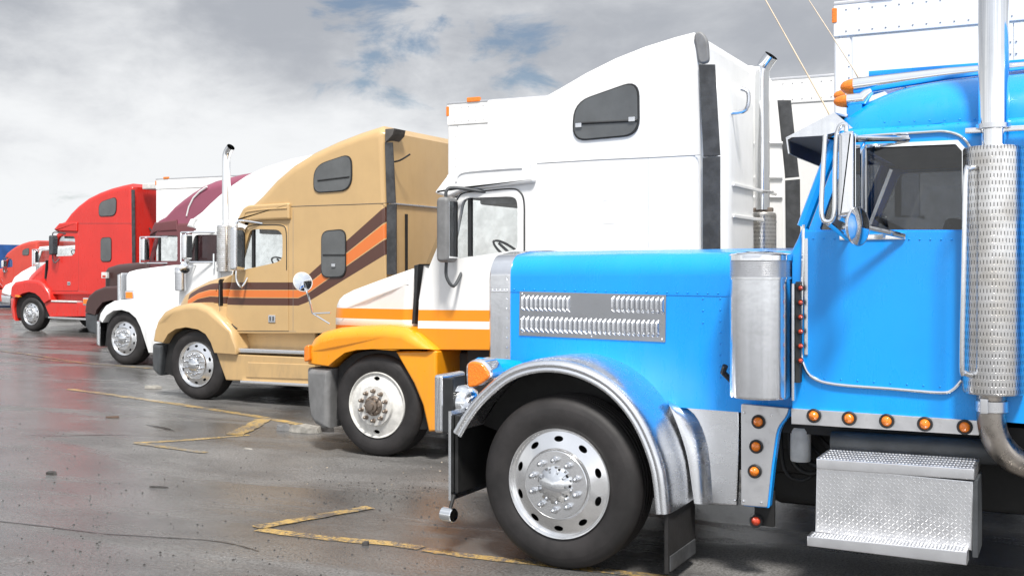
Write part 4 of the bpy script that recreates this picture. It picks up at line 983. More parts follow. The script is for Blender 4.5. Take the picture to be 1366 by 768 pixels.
        m = MB(); m.tube(smoothline([(cx, LC-off+.05, b.z+.02), (cx, LC-off+.05, b.z-.13), (cx+.06, LC-off+.08, b.z-.22), (b.x+.0, LC-.0, b.z-.10)], 4), .016, 8); m.obj('lower_arm', s.get('arm_mat', 'dark_grey_plastic'), mh)
    # hood mirror
    if 'hood_mirror' in s:
        (u, v), (fu, fv), (gu, gv) = s['hood_mirror']; Lm = LW+.12; c = P(u, v, Lm); m = MB()
        m.lathe([(0, -.045), (.06, -.04), (.095, -.02), (.105, 0), (.10, .006), (.094, .004), (.05, .012), (0, .016)], c, (.82, -.5, .27), 28); hm = m.obj('hood_mirror', 'white_plastic', root, 50)
        m = MB(); m.lathe([(.094, .007), (.05, .016), (0, .02)], c, (.82, -.5, .27), 28); m.obj('mirror_glass', 'mirror_glass', hm)
        m = MB(); k = P(u+13, v+42, Lm+.05); m.tube(smoothline([c+Vector((-.01, 0, -.03)), c+Vector((.06, .0, -.12)), k], 4), .010, 8); m.obj('stem', 'chrome', hm)
        for uu, vv in ((fu, fv), (gu, gv)): m = MB(); m.tube([k, P(uu, vv, LW+.2)], .008, 8); m.obj('stay', 'chrome', hm)
    # wheels
    wheel(root, wc.x, LW+.03, R, s.get('hub', 'cap'), s.get('rim', 'bright_aluminium'), s.get('holes', 10))
    wheel(root, wc.x, far(LW+.03), R, near=False, nuts=False)
    m = MB(); m.tube([(wc.x, LW+.25, R), (wc.x, far(LW+.25), R)], .07, 8); m.obj('front_axle', 'chassis_black', root)
    # chassis
    xb = max(p[0] for p in cp); m = MB(); m.box(wc.x-.7, xb+4.0, YC-.43, YC+.43, .62, .95, .02); m.obj('frame_rail', 'chassis_black', root)
    m = MB(); m.box(wc.x+.9, xb-.1, YC-.9, YC+.9, .60, cp[0][1]+.04, .02); m.obj('underbody', 'chassis_black', root)
    drive_axles(root, xb+.9, LW+.02, far(LW+.02), R, 2)
    root['_x'] = xb
    return root, LC, YC, far, xb

# ------------------------------------------------------------------ orange and white truck
def orange_truck():
    LW = 9.15; LC = LW+.1
    z = lambda v: XZ(545, v, LC)[1]
    st = band_stripes([(z(427.5), z(413), (.80, .27, .004), .012, XZ(545, 400, LC)[0]), (-1, z(437.5), (.80, .27, .004), .012, XZ(545, 400, LC)[0])])
    paint('white_with_orange', (.80, .80, .79), .34, .3, .25, stripes=st)
    hood = [(424, 446), (424, 425), (426, 408), (430, 400), (437, 394), (452, 387), (480, 377.5), (515, 366), (540, 358), (558, 353), (557, 380), (553, 432), (552, 452)]
    root, LC, YC, far, xb = aero(dict(
        LW=LW, half=1.12, label='white semi truck with orange fenders and orange side stripes, round hood mirror', paint='white_with_orange', fender_paint='orange_paint',
        wheel=(499, 542), R=.5, hub='axle', rim='white_rim', holes=2,
        cab=[(556, 466), (556, 400), (560, 354), (597, 263), (582, 256), (592, 232), (612, 214), (645, 184), (679, 154), (711, 134), (743, 116), (778, 95.5), (818, 75.5), (857, 60), (897, 47.5), (922, 41), (934, 60), (934, 470)],
        screen=2, window=[(604, 346), (606, 325), (617, 268), (625, 264), (686, 262), (691, 269), (691, 331), (686, 334)], win_r=[.01, .05, .06, .03, .08, .06, .06, .05],
        door=[(586, 466), (586, 352), (590, 318), (606, 268), (618, 254), (688, 250), (699, 262), (700, 466)], door_r=[0, .02, .05, .1, .06, .12, .14, 0],
        door_seal=[(588, 345), (604, 285), (612, 264), (622, 257), (650, 254.5), (683, 252), (694, 256), (699.5, 268), (700, 300), (700, 345)],
        divider=(627, 264, 342), edge=.10, line_mat='pale_line', seam_mat='pale_seam',
        lip=[(581.5, 258), (598, 236), (611, 227), (640, 221.5), (715, 216), (715.5, 244), (690, 247), (622, 254), (601, 264)],
        lip_groove=[(612, 243), (614, 236), (621, 231), (640, 228.5), (680, 225.5), (700, 224.5)], groove_mat='white_paint',
        seam=[(716, 218), (800, 213), (870, 210), (934, 206.5)],
        panel_lines=[[(712, 218), (716, 170), (722, 140)], [(865, 62), (865, 330)], [(805, 268), (805, 298)], [(819, 268), (819, 298)], [(805, 268), (819, 268)], [(805, 298), (819, 298)]],
        windows=[([(764.5, 189), (765, 137), (853, 106), (854, 181)], [.13, .17, .15, .15], (768, 165, 850, 161, (772, 166), (843, 158)))],
        flaps=[],
        hood=hood, hood_in=.22, hood_taper=.34, hood_r=.16,
        cowl_gap=[(552, 354), (559, 352), (557, 385), (554, 432), (549, 432), (552, 385)],
        fender=[(396, 489), (396, 470), (399, 460), (408, 451), (424, 443), (450, 437), (480, 434.5), (515, 434), (540, 437), (556, 446), (575, 462), (581, 467), (526, 467), (500, 465), (478, 466), (462, 470), (450, 479), (441, 490)],
        fender_wt=[.3, .8, 1, 1, 1, 1, 1, 1, 1, 1, .5, .2, 0, 0, 0, 0, 0, .2], fender_r=.11,
        arch=[(441, 560), (444, 490), (452, 482), (464, 473), (480, 469), (500, 468), (527, 470), (545, 500), (560, 540), (569, 574), (470, 574)],
        fender_lamp=[(398, 463), (405, 460), (406, 482), (398, 484)], lamp_in=.10,
        bumper=[(396, 492), (441, 492), (438, 520), (438, 571), (428, 571), (414, 566), (404, 556), (399, 535), (396, 510)], bumper_mat='grey_plastic',
        slabs=[('fender_tail', [(527, 469), (578, 466), (582, 470), (582, 575), (571, 576), (563, 540), (551, 511)], 'orange_paint', .0, .5, .03),
               ('rocker', [(610, 470), (940, 470), (940, 560), (610, 560)], 'dark_grey_plastic', .45, .6, .02)],
        mirrors=[(584, 263, 600, 350, .22, 'grey_plastic')], hood_mirror=((404, 376), (441, 417), (440, 432))))
    # back of the sleeper: side extenders, rounded back panel, open roof fairing, stack
    F = lambda px, L: [XZ(u, v, L) for u, v in px]
    for y in (LC,):
        m = MB(); m.hull(F([(932, 86), (953, 86), (960, 207), (938, 209)], LC), y, y+.03, .006, 2); m.obj('side_extender', 'flap_rubber', root)
        m = MB(); m.hull(F([(937, 210.5), (960, 208.5), (960, 480), (937, 480)], LC), y, y+.03, .006, 2); m.obj('side_extender', 'flap_rubber', root)
    m = MB(); m.hull(roundpoly(F([(924, 46), (934, 40), (944, 52), (946, 84), (932, 86)], LC), .05, 4), LC+.0, LC+.05, .02, 3); m.obj('fairing_tip', 'grey_plastic', root)
    m = MB(); zz = P(960, 100, LC).z
    m.hull([(xb-.1, 1.0), (xb+.22, 1.0), (xb+.22, zz-.15), (xb+.15, zz), (xb-.1, zz)], LC+.06, far(LC)-1.0, .16, 6, [0, 0, 1, 1, 0]); bp = m.obj('back_panel', 'white_paint', root, 50)
    a = P(962, 118, LC); m = MB(); m.tube(smoothline([(xb+.2, LC+.2, zz-.3), (xb+.34, LC+.2, zz-.28), (xb+.36, LC+.2, zz-.14), (xb+.3, LC+.2, zz-.1)], 4), .018, 8); m.obj('grab_handle', 'stainless', bp)
    for zq in (2.55, 2.28): m = MB(); m.box(xb+.222, xb+.24, LC+.2, far(LC)-.3, zq-.015, zq+.015, .005); m.obj('rib', 'white_paint', bp)
    # far half of the roof fairing and inner wall
    Lf = far(LC)-.03
    m = MB(); m.hull(roundpoly(F([(960, 100), (985, 89), (1005, 88), (1022, 96), (1036, 118), (1048, 236), (1050, 480), (960, 480)], Lf), .05, 3), Lf-.05, Lf, .02, 3); fwl = m.obj('fairing_wall', 'white_paint', root)
    for zz in (190, 236, 262): a = P(985, zz, Lf-.06); b = P(1044, zz+1, Lf-.06); m = MB(); m.tube([a, b], .018, 6); m.obj('rib', 'white_paint', fwl)
    for px in ([(1036, 134), (1055, 134), (1066, 236), (1046, 238)], [(1046, 241), (1067, 239), (1069, 480), (1048, 480)]): m = MB(); m.hull(F(px, Lf+.02), Lf+.005, Lf+.035, .006, 2); m.obj('side_extender', 'flap_rubber', root)
    # exhaust stack behind the cab
    yS = LC+1.35; q = P(1017, 200, yS); m = MB(); b0 = P(1017, 280, yS).z; t0 = P(1017, 100, yS).z
    m.tube(smoothline([(q.x, yS, b0), (q.x, yS, (b0+t0)/2), (q.x, yS, t0-.02), (q.x+.02, yS, t0+.08), (q.x+.09, yS-.02, t0+.17)], 6), .068, 18, False); s_ = m.obj('exhaust_stack', 'chrome', root, 50)
    m = MB(); m.lathe([(.0, 1.0), (.13, 1.0), (.13, b0-.05), (.12, b0-.03), (.07, b0-.03)], (q.x, yS, 0), (0, 0, 1), 28); m.obj('stack_guard', 'pierced_stainless', root, 40)
    m = MB(); m.box(q.x-.16, q.x+.1, yS-.03, yS+.03, b0-.02, b0+.02, .006); m.obj('clamp', 'rusty_steel', s_)
    m = MB(); m.tube(smoothline([(q.x-.35, yS-.1, b0-.1), (q.x-.3, yS-.1, b0-.25), (q.x-.2, yS-.08, b0-.2), (q.x-.1, yS-.05, b0-.05)], 5), .012, 6); m.obj('cable', 'rusty_steel', s_)
    m = MB(); m.tube([(xb+.22, yS-.2, 2.55), (q.x+.1, yS+.0, 2.55)], .012, 6); m.obj('stay', 'aluminium', s_)
orange_truck()
# ------------------------------------------------------------------ tan truck
def tan_truck():
    LW = 11.95; LC = LW+.1
    X = lambda u: XZ(u, 390, LC)[0]; Z = lambda u, v: XZ(u, v, LC)[1]
    us = [222, 232, 246, 266, 292, 330, 398, 410, 515]; tops = [398, 391, 384, 378.5, 376.5, 376.5, 376.5, 368, 274]; bots = [415, 414, 407, 404, 406, 407, 407.5, 403, 339]
    xmax = XZ(515.5, 300, LC)[0]; br, orr = (.075, .028, .018), (.62, .16, .03)
    st = curve_stripes([X(u) for u in us], [Z(u, v) for u, v in zip(us, tops)], [Z(u, v) for u, v in zip(us, bots)],
                       [(0, .32, br), (.345, .655, orr), (.68, 1, br)], X(228), xmax)
    tc = (.50, .335, .155)
    paint('tan_paint', tc, .33, .35, .3); paint('tan_with_stripes', tc, .33, .35, .25, stripes=st)
    root, LC, YC, far, xb = aero(dict(
        LW=LW, label='tan semi truck with brown and orange stripes and dark grey bumper', paint='tan_with_stripes', fender_paint='tan_paint', wheel=(259, 492), R=.49, edge=.14,
        cab=[(300, 444), (301, 400), (305, 362), (320, 300), (312, 297), (318, 285), (330, 275), (346, 260), (365, 239), (387, 220), (415, 202.5), (446, 188), (477, 176), (505, 167), (516, 176), (517, 444)],
        screen=2, window=[(320.5, 361), (322, 350), (334, 308), (340, 305.5), (372, 306.5), (377.5, 313), (377.5, 345), (370, 350)], win_r=[.01, .05, .06, .04, .06, .06, .08, .06],
        door=[(311, 441), (311, 366), (324, 310), (332, 298), (378, 298), (385, 306), (385.5, 441)], door_r=[.1, .05, .1, .08, .1, .1, .0],
        door_seal=[(313, 366), (320, 335), (328, 308), (335, 301), (355, 300), (376, 300.5), (382, 307), (383, 330), (383, 360)],
        handle=(363, 425), divider=(338, 306, 357),
        lip=[(318, 295), (327, 278), (334, 274), (388, 270.5), (388.5, 293), (360, 294)], lip_groove=[(329, 289), (331, 284), (338, 282), (360, 279.5), (386, 278)], groove_mat='tan_paint',
        seam=[(388, 275.5), (430, 274), (470, 272.8), (516, 271)],
        panel_lines=[[(385, 300), (385, 441)], [(391, 280), (391, 441)], [(312, 441), (395, 442)], [(293, 380), (293, 418)]],
        windows=[([(418.5, 258), (419, 221), (470, 204), (470.5, 254.5)], [.12, .2, .16, .2], (424, 241, 466, 236)),
                 ([(429, 308), (462, 305), (462, 370), (429, 371)], .12, (431, 340, 460, 340, (445, 353)))],
        flaps=[[(513, 190), (523, 190), (527, 271), (515.5, 271)], [(515.5, 273), (528, 272), (528, 366), (515.5, 366)]],
        hood=[(216, 425), (216, 416), (221, 403), (228, 393.5), (242, 385), (266, 374.5), (285, 369.5), (303, 365), (301, 400), (300, 444), (240, 440)], hood_in=.26, hood_r=.2, hood_taper=.3,
        cowl_gap=[(292.5, 419), (293, 372), (293.6, 372), (293.3, 419)],
        fender=[(193, 457), (194, 448), (197, 438), (205, 426), (218, 415), (232, 408.5), (250, 404), (265, 404), (280, 410), (295, 423), (310, 440), (317, 463), (316, 472), (288, 470), (283, 456), (276, 445), (266, 439), (250, 436), (236, 438.5), (226, 445), (219, 458)],
        fender_wt=[.3, .8, 1, 1, 1, 1, 1, 1, 1, 1, .6, .3, 0, 0, 0, 0, 0, 0, 0, 0, .2],
        arch=[(213, 497), (217, 460), (226, 447), (237, 441), (250, 439), (266, 441), (276, 448), (284, 460), (293, 490), (298, 505), (230, 505)],
        bumper=[(192, 459), (216, 460), (213, 480), (211, 501), (206, 500), (194, 495), (192, 480)], bumper_mat='dark_grey_plastic',
        slabs=[('side_skirt', [(284, 458), (312, 444), (316, 472), (420, 477), (420, 513), (301, 507), (294, 488)], 'tan_paint', .03, .3, .02),
               ('cab_sill', [(300, 440), (420, 443), (420, 480), (312, 474)], 'tan_paint', .26, .5, .02),
               ('step', [(314, 464), (420, 468), (420, 473), (314, 470)], 'bright_aluminium', .02, .3, .01),
               ('lower_step', [(320, 507), (420, 512), (420, 516.5), (320, 511)], 'bright_aluminium', -.02, .3, .01),
               ('step_recess', [(330, 483), (420, 486), (420, 506), (328, 503)], 'tan_paint', .015, .1, .01),
               ('vent_intake', [(294, 423), (298, 424), (316, 438), (311, 440)], 'black_plastic', .075, .2, .006)],
        mirrors=[(308, 303, 317, 361, .2, 'stainless')], arm_mat='chrome'))
    # back of the sleeper: door, seam strip, grab handle, dark vent under the crown
    m = MB(); z = XZ(516, 271, LC)[1]; m.tube([(xb+.004, LC+.04, z), (xb+.004, far(LC)-.04, z-.0)], .012, 6); m.obj('back_seam', 'aluminium', root)
    m = MB(); m.box(xb-.02, xb+.012, LC+.42, LC+.47, z-1.0, z-.12, .004); m.obj('back_handle', 'chassis_black', root)
    q = P(514, 178, LC); m = MB(); m.hull([(q.x-.02, q.z-.12), (q.x+.10, q.z-.02), (q.x+.12, q.z+.06), (q.x-.02, q.z+.06)], LC+.02, LC+.3, .01, 2); m.obj('corner_vent', 'interior', root)
    m = MB(); zz = P(520, 215, LC).z; m.tube(smoothline([(xb, LC+.12, zz), (xb+.1, LC+.14, zz+.02), (xb+.2, LC+.22, zz+.1)], 4), .012, 6); m.obj('hose', 'chassis_black', root)
tan_truck()
# ================================================================== long-nosed tractors further down the row
def conv(s):
    LW = s['LW']; YC = LW+1.22; LC = LW+.2; far = lambda y: 2*YC-y; pm = s['paint']; W = lambda px, L=LC: [XZ(u, v, L) for u, v in px]
    wc = P(*s['wheel'], LW); R = .5; root = thing('truck', s['label'], 'truck', (wc.x, YC, 0))
    hp = W(s['hood'], LW+.42); hx = [p[0] for p in hp]; xr, xf = max(hx), min(hx)
    wr = lambda x, y, z: (x, YC+(y-YC)*(1-.16*max(0, (xr-x)/(xr-xf))), z)
    m = MB(); m.hull(hp, LW+.42, far(LW+.42), .14, 5, [1]*len(hp), warp=wr); hood = m.obj('hood', s.get('hood_paint', pm), root, 50)
    if 'grille' in s:
        m = MB(); g = W(s['grille'], LW+.5); m.hull(g, LW+.5, far(LW+.5), .05, 3); m.obj('grille_surround', 'polished_stainless', root)
    if 'emblem' in s:
        q = P(*s['emblem'], LW+.44); m = MB(); m.box(q.x-.09, q.x+.09, q.y-.05, q.y+.02, q.z-.07, q.z+.07, .006); e = m.obj('emblem', 'white_plastic', hood)
        m = MB(); m.box(q.x-.05, q.x+.05, q.y-.056, q.y-.05, q.z-.05, q.z-.0, .002); m.obj('stripe', 'red_lens', e)
    fo = W(s['fender'], LW)
    for y0, y1 in ((LW-.03, LW+.5), (far(LW+.5), far(LW-.03))):
        m = MB(); m.hull(fo, y0, y1, .07, 4, s.get('fwt')); m.obj('fender', s.get('fender_paint', pm), root, 50)
    m = MB(); m.hull(W(s['arch'], LW), LW+.06, far(LW+.06), 0); m.obj('wheel_well', 'chassis_black', root)
    if 'bumper' in s:
        m = MB(); m.hull(W(s['bumper'], LW), LW-.01, far(LW-.01), .05, 3); m.obj('bumper', s.get('bumper_mat', 'dark_grey_plastic'), root)
    if 'side_lamp' in s:
        q = P(*s['side_lamp'], LW+s.get('lamp_in', .4)); m = MB(); m.box(q.x-.11, q.x+.11, q.y-.05, q.y+.02, q.z-.09, q.z+.09, .02); b = m.obj('side_lamp', 'chrome', root)
        m = MB(); m.box(q.x-.08, q.x+.08, q.y-.065, q.y-.045, q.z-.06, q.z+.06, .015); m.obj('lens', 'amber_lens', b)
    cp = W(s['cab']); wt = [1]*len(cp); wt[0] = wt[-1] = 0; win = roundpoly(W(s['window']), .05, 4)
    m = MB(); m.hull(cp, LC, far(LC), .10, 4, wt, holes=[win], skip=(s['screen'],)); cab = m.obj('cab', s.get('cab_paint', pm), root, 40)
    a, b = cp[s['screen']], cp[s['screen']+1]
    m = MB(); m.add([(a[0], LC+.1, a[1]), (a[0], far(LC)-.1, a[1]), (b[0], far(LC)-.1, b[1]), (b[0], LC+.1, b[1])], [(0, 1, 2, 3)]); m.obj('windscreen', 'clear_glass', cab, 0)
    for y in (LC+.03, far(LC)-.035): m = MB(); m.slab(win, y, y+.005); m.obj('window_pane', s.get('pane', 'clear_glass'), cab, 0)
    xs = [p[0] for p in win]; zs = [p[1] for p in win]; x0, x1, zl, zh = min(xs), max(xs), min(zs), max(zs)
    if 'divider' in s: m = MB(); q = P(*s['divider'], LC); m.box(q.x-.02, q.x+.02, LC-.004, LC+.05, zl, zh, .004); m.obj('window_divider', 'black_plastic', cab)
    m = MB(); m.lathe([(.20, -.012), (.214, 0), (.20, .014), (.188, 0), (.20, -.012)], (x0+.5, LC+.5, zl+.04), (.62, 0, .78), 20); m.tube([(x0+.5, LC+.5, zl+.04), (x0+.2, LC+.5, zl-.25)], .03, 8); m.obj('steering_wheel', 'black_plastic', cab)
    for yy in (LC+.45, far(LC)-.45): m = MB(); m.hull(roundpoly([(x1-.4, zl-.5), (x1+.1, zl-.5), (x1+.2, zl+.3), (x1+.08, zl+.32), (x1-.05, zl-.25), (x1-.4, zl-.3)], .05, 3), yy-.23, yy+.23, .05, 3); m.obj('seat', 'interior', cab)
    m = MB(); m.hull(roundpoly([(x0-.12, zl-.9), (x1+.08, zl-.9), (x1+.08, zh+.08), (x0+.1, zh+.08), (x0-.12, zl)], .06, 3), LC-.009, LC+.003, .004, 2, holes=[win], caps=(1, 0), reveal=.01); m.obj('door', s.get('cab_paint', pm), root)
    if 'roof' in s:
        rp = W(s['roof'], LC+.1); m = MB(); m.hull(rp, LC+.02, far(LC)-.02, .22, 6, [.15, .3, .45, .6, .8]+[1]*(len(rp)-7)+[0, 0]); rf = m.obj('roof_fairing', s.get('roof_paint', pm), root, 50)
        if 'roof_line' in s: m = MB(); m.tube([P(u, v, LC+.01) for u, v in s['roof_line']], .02, 6); m.obj('roof_stripe', 'white_paint', rf)
    if 'visor' in s: m = MB(); m.hull(W(s['visor']), LC-.02, far(LC)+.02, .04, 3); m.obj('sun_visor', s.get('visor_mat', pm), root)
    for px in s.get('mirror', []):
        u0, v0, u1, v1 = px; Lm = LC-.24; m = MB(); a, b = P(u0, v0, Lm), P(u1, v1, Lm)
        m.hull(roundpoly([(a.x, b.z), (b.x, b.z), (b.x, a.z), (a.x, a.z)], .04, 3), Lm-.02, Lm+.16, .03, 3); mh = m.obj('mirror_head', 'chrome', root)
        m = MB(); m.box(b.x+.001, b.x+.004, Lm, Lm+.14, b.z+.03, a.z-.03); m.obj('mirror_glass', 'mirror_glass', mh)
        for zz in (a.z+.03, b.z-.05): m = MB(); m.tube([(a.x-.08, Lm+.06, zz), (b.x+.05, Lm+.06, zz), (b.x+.45, LC, zz)], .018, 6); m.obj('arm', 'chrome', mh)
        m = MB(); m.tube([(a.x-.08, Lm+.06, a.z+.03), (a.x-.08, Lm+.06, b.z-.05)], .018, 6); m.obj('loop', 'chrome', mh)
    if 'spot' in s:
        c = P(*s['spot'], LC-.2); m = MB(); m.lathe([(0, -.03), (.10, -.01), (.108, 0), (.10, .008), (0, .02)], c, (.8, -.6, 0), 20); sm = m.obj('spot_mirror', 'chrome', root, 50)
        m = MB(); m.tube([c, c+Vector((.1, .24, .05))], .012, 6); m.obj('stem', 'chrome', sm)
    if 'cleaner' in s:
        u0, v0, u1, v1 = s['cleaner']; a, b = P(u0, v0, LC-.2), P(u1, v1, LC-.2); m = MB(); r = (b.x-a.x)/2
        m.lathe([(0, b.z), (r*.95, b.z), (r, b.z+.02), (r, a.z-.12), (r*1.03, a.z-.11), (r*1.03, a.z-.02), (r*.9, a.z), (0, a.z)], ((a.x+b.x)/2, LC-.02, 0), (0, 0, 1), 24); m.obj('air_cleaner', 'polished_stainless', root, 40)
    if 'stack' in s:
        u, vt, vj, vb = s['stack']; yS = LC-.02; q = P(u, vj, yS); zt = P(u, vt, yS).z; zb = P(u, vb, yS).z
        m = MB(); m.tube(smoothline([(q.x, yS, q.z), (q.x, yS, (q.z+zt)/2), (q.x, yS, zt-.2), (q.x+.03, yS, zt-.06), (q.x+.12, yS-.02, zt+.03)], 6), .075, 16, False); sx = m.obj('exhaust_stack', 'chrome', root, 50)
        m = MB(); m.lathe([(0, zb), (.15, zb), (.15, q.z-.02), (.14, q.z), (.07, q.z)], (q.x-.03, yS, 0), (0, 0, 1), 24); sg = m.obj('stack_guard', 'pierced_stainless', root, 40)
        m = MB(); m.tube([(q.x-.26, yS-.04, q.z-.5), (q.x-.26, yS-.04, zb+.05)], .018, 6); m.obj('grab_handle', 'chrome', sg)
    wheel(root, wc.x, LW+.02, R, 'cap', 'bright_aluminium', 10); wheel(root, wc.x, far(LW+.02), R, near=False, nuts=False)
    xb = max(p[0] for p in cp)
    m = MB(); m.box(wc.x-.6, xb+3.5, YC-.43, YC+.43, .62, .95, .02); m.obj('frame_rail', 'chassis_black', root)
    m = MB(); m.box(xr, xb, YC-.85, YC+.85, .6, cp[0][1]+.05); m.obj('underbody', 'chassis_black', root)
    drive_axles(root, xb+1.0, LW+.02, far(LW+.02), R, 2)
    return root, LC, YC, far, xb
conv(dict(LW=15.55, label='white long-nosed semi truck with a tall chrome stack beside its door', paint='cream_white_paint', wheel=(164, 452),
    hood=[(158, 425), (158, 368), (162, 362), (172, 359.5), (200, 356), (228, 353), (232, 400), (240, 440)],
    grille=[(155, 420), (155, 366), (160, 364), (160, 420)], bumper=[(128, 428), (133, 428), (133, 462), (128, 460)], bumper_mat='chrome',
    fender=[(131, 428), (134, 417), (141, 407), (152, 401), (164, 400), (177, 405), (187, 417), (193, 433), (220, 440), (245, 445), (245, 470), (200, 470), (189, 436), (183, 424), (174, 416), (164, 413), (153, 414), (144, 420), (138, 430)],
    fwt=[1]*8+[0]*11, arch=[(137, 462), (140, 432), (146, 423), (154, 417), (164, 416), (173, 419), (182, 428), (188, 445), (190, 465)],
    side_lamp=(175, 393.5), lamp_in=.38,
    cab=[(236, 440), (238, 352), (246, 347), (256, 305), (253, 296), (262, 292), (420, 285), (420, 440)], screen=2,
    window=[(252, 349), (253, 340), (260, 315), (264, 313), (291, 313), (291, 349)], divider=(261, 330), pane='tinted_glass',
    visor=[(249, 302), (254, 292), (263, 291), (258, 304)],
    roof=[(254, 296), (262, 288), (270, 281), (280, 270), (290, 260), (305, 247), (326, 233), (350, 222), (385, 211), (425, 203), (430, 292), (256, 297)],
    mirror=[(243, 312, 249, 346)], spot=(247, 357), cleaner=(226, 357, 240, 388), stack=(302, 199, 301, 362)))
conv(dict(LW=18.9, label='maroon semi truck with a small flag emblem on its brown hood', paint='maroon_paint', hood_paint='dark_maroon_paint', fender_paint='dark_maroon_paint', wheel=(146, 438),
    hood=[(132, 402), (132, 362), (136, 356.5), (150, 352.5), (175, 350), (196, 348), (198, 390), (200, 420), (140, 420)], emblem=(141, 367), 
    fender=[(114, 410), (115, 402), (119, 394), (127, 387), (140, 382), (160, 381), (178, 388), (190, 405), (192, 425), (172, 420), (165, 404), (150, 400), (138, 403), (130, 413), (128, 420), (115, 416)],
    fwt=[1]*9+[0]*7, arch=[(129, 445), (130, 418), (138, 407), (150, 403), (163, 407), (172, 425), (174, 445)], bumper=[(113, 417), (129, 419), (128, 446), (120, 444), (114, 436)],
    side_lamp=(117, 402), lamp_in=.05,
    cab=[(194, 420), (195, 352), (200, 348), (208, 312), (206, 305), (215, 297), (330, 290), (330, 420)], screen=2,
    window=[(204, 348), (205, 340), (211, 316), (215, 314), (237, 314), (237, 348)], divider=(212, 330), pane='clear_glass',
    visor=[(199, 315), (206, 297), (236, 293), (237, 308), (208, 310)],
    roof=[(207, 302), (214, 293), (222, 288), (233, 275), (243, 266), (256, 256), (270, 247.5), (285, 241), (320, 232), (360, 226), (365, 296), (208, 306)], roof_paint='sunlit_maroon_paint',
    roof_line=[(249, 288), (252, 276), (258, 264), (266, 256), (276, 249)],
    mirror=[(188, 318, 193, 348)]))
# ------------------------------------------------------------------ red truck
def red_truck():
    LW = 22.5
    root, LC, YC, far, xb = aero(dict(
        LW=LW, label='bright red semi truck with high domed sleeper and red bumper', paint='red_paint', wheel=(40, 416.5), R=.49, edge=.16,
        cab=[(60, 392), (61, 370), (63, 344), (73, 310), (68, 306), (74, 299), (84, 295), (92, 284), (102, 274), (115, 264), (130, 256.5), (145, 251), (160, 247), (172, 244.5), (177, 249), (177.5, 392)],
        screen=2, window=[(73, 342), (74, 336), (79, 317), (82, 315), (99, 315), (100.5, 319), (100.5, 337), (97, 341)], win_r=.05,
        door=[(64, 388), (65, 345), (75, 314), (79, 310), (102, 310), (105, 315), (105, 388)], door_r=.08, handle=(92, 378),
        lip=[(75, 308), (80, 298), (104, 296.5), (104, 309)], seam=[(84, 298), (130, 298), (177, 298)],
        panel_lines=[[(105, 300), (105, 388)], [(63, 387.5), (118, 389)]],
        windows=[([(132, 289), (132, 270), (156, 262), (155.5, 288)], [.12, .2, .16, .2], None), ([(134.5, 317), (149, 316), (149, 349), (134.5, 349)], .12, None)],
        flaps=[[(175, 253), (179, 253), (180, 350), (176, 350)]],
        hood=[(24, 378), (25, 371), (30, 366), (43, 357), (54, 350), (63, 344), (62, 370), (60, 392), (30, 390)], hood_in=.24, hood_taper=.3,
        cowl_gap=[(59, 372), (61, 347), (62, 347), (61, 372)],
        fender=[(8, 396), (8, 388), (11, 381), (19, 376), (35, 373), (50, 373.5), (58, 378), (66, 390), (68, 400), (60, 404), (54, 396), (48, 391), (40, 389), (31, 391), (25, 395), (20, 398)],
        fender_wt=[.3, .8, 1, 1, 1, 1, 1, .6, .3, 0, 0, 0, 0, 0, 0, .2],
        arch=[(17, 424), (19, 400), (26, 395), (33, 391), (40, 390), (48, 392), (54, 397), (59, 410), (63, 424)],
        bumper=[(8, 397), (20, 398), (17, 410), (20, 428), (14, 424), (9, 410)], bumper_mat='red_paint', fender_lamp=[(21, 393), (27, 394), (27, 397), (21, 396)], lamp_in=-.02,
        slabs=[('side_skirt', [(56, 394), (66, 391), (70, 402), (125, 405), (125, 422), (66, 422), (60, 408)], 'red_paint', .03, .3, .02),
               ('cab_sill', [(64, 388), (130, 390), (130, 406), (70, 402)], 'red_paint', .24, .5, .02),
               ('step', [(68, 400.5), (102, 401.5), (102, 403.5), (68, 402.5)], 'white_plastic', .01, .3, .01),
               ('lower_step', [(64, 422), (120, 424.5), (120, 427.5), (64, 424.5)], 'bright_aluminium', -.02, .3, .01)],
        mirrors=[(66, 314, 71, 340, .22, 'dark_grey_plastic')]))
    # gear between sleeper and trailer: pale roof lamp box, red far wall, cables
    q = P(182, 246, LC); m = MB(); m.box(q.x-.05, q.x+.5, LC+.25, LC+.75, q.z-.12, q.z+.04, .03); m.obj('roof_lamp_box', 'white_plastic', root)
    m = MB(); m.hull([XZ(u, v, LC) for u, v in ((176, 250), (190, 250), (190, 350), (176, 350))], far(LC)-.1, far(LC)-.05, .01, 2); m.obj('fairing_wall', 'red_paint', root)
    for k in range(3):
        m = MB(); z = 2.9-.3*k; m.tube(smoothline([(xb, LC+.6+.2*k, z), (xb+.4, LC+.6+.2*k, z-.35), (xb+.9, LC+.7, z-.1)], 5), .02, 6); m.obj('air_hose', 'black_plastic', root)
red_truck()
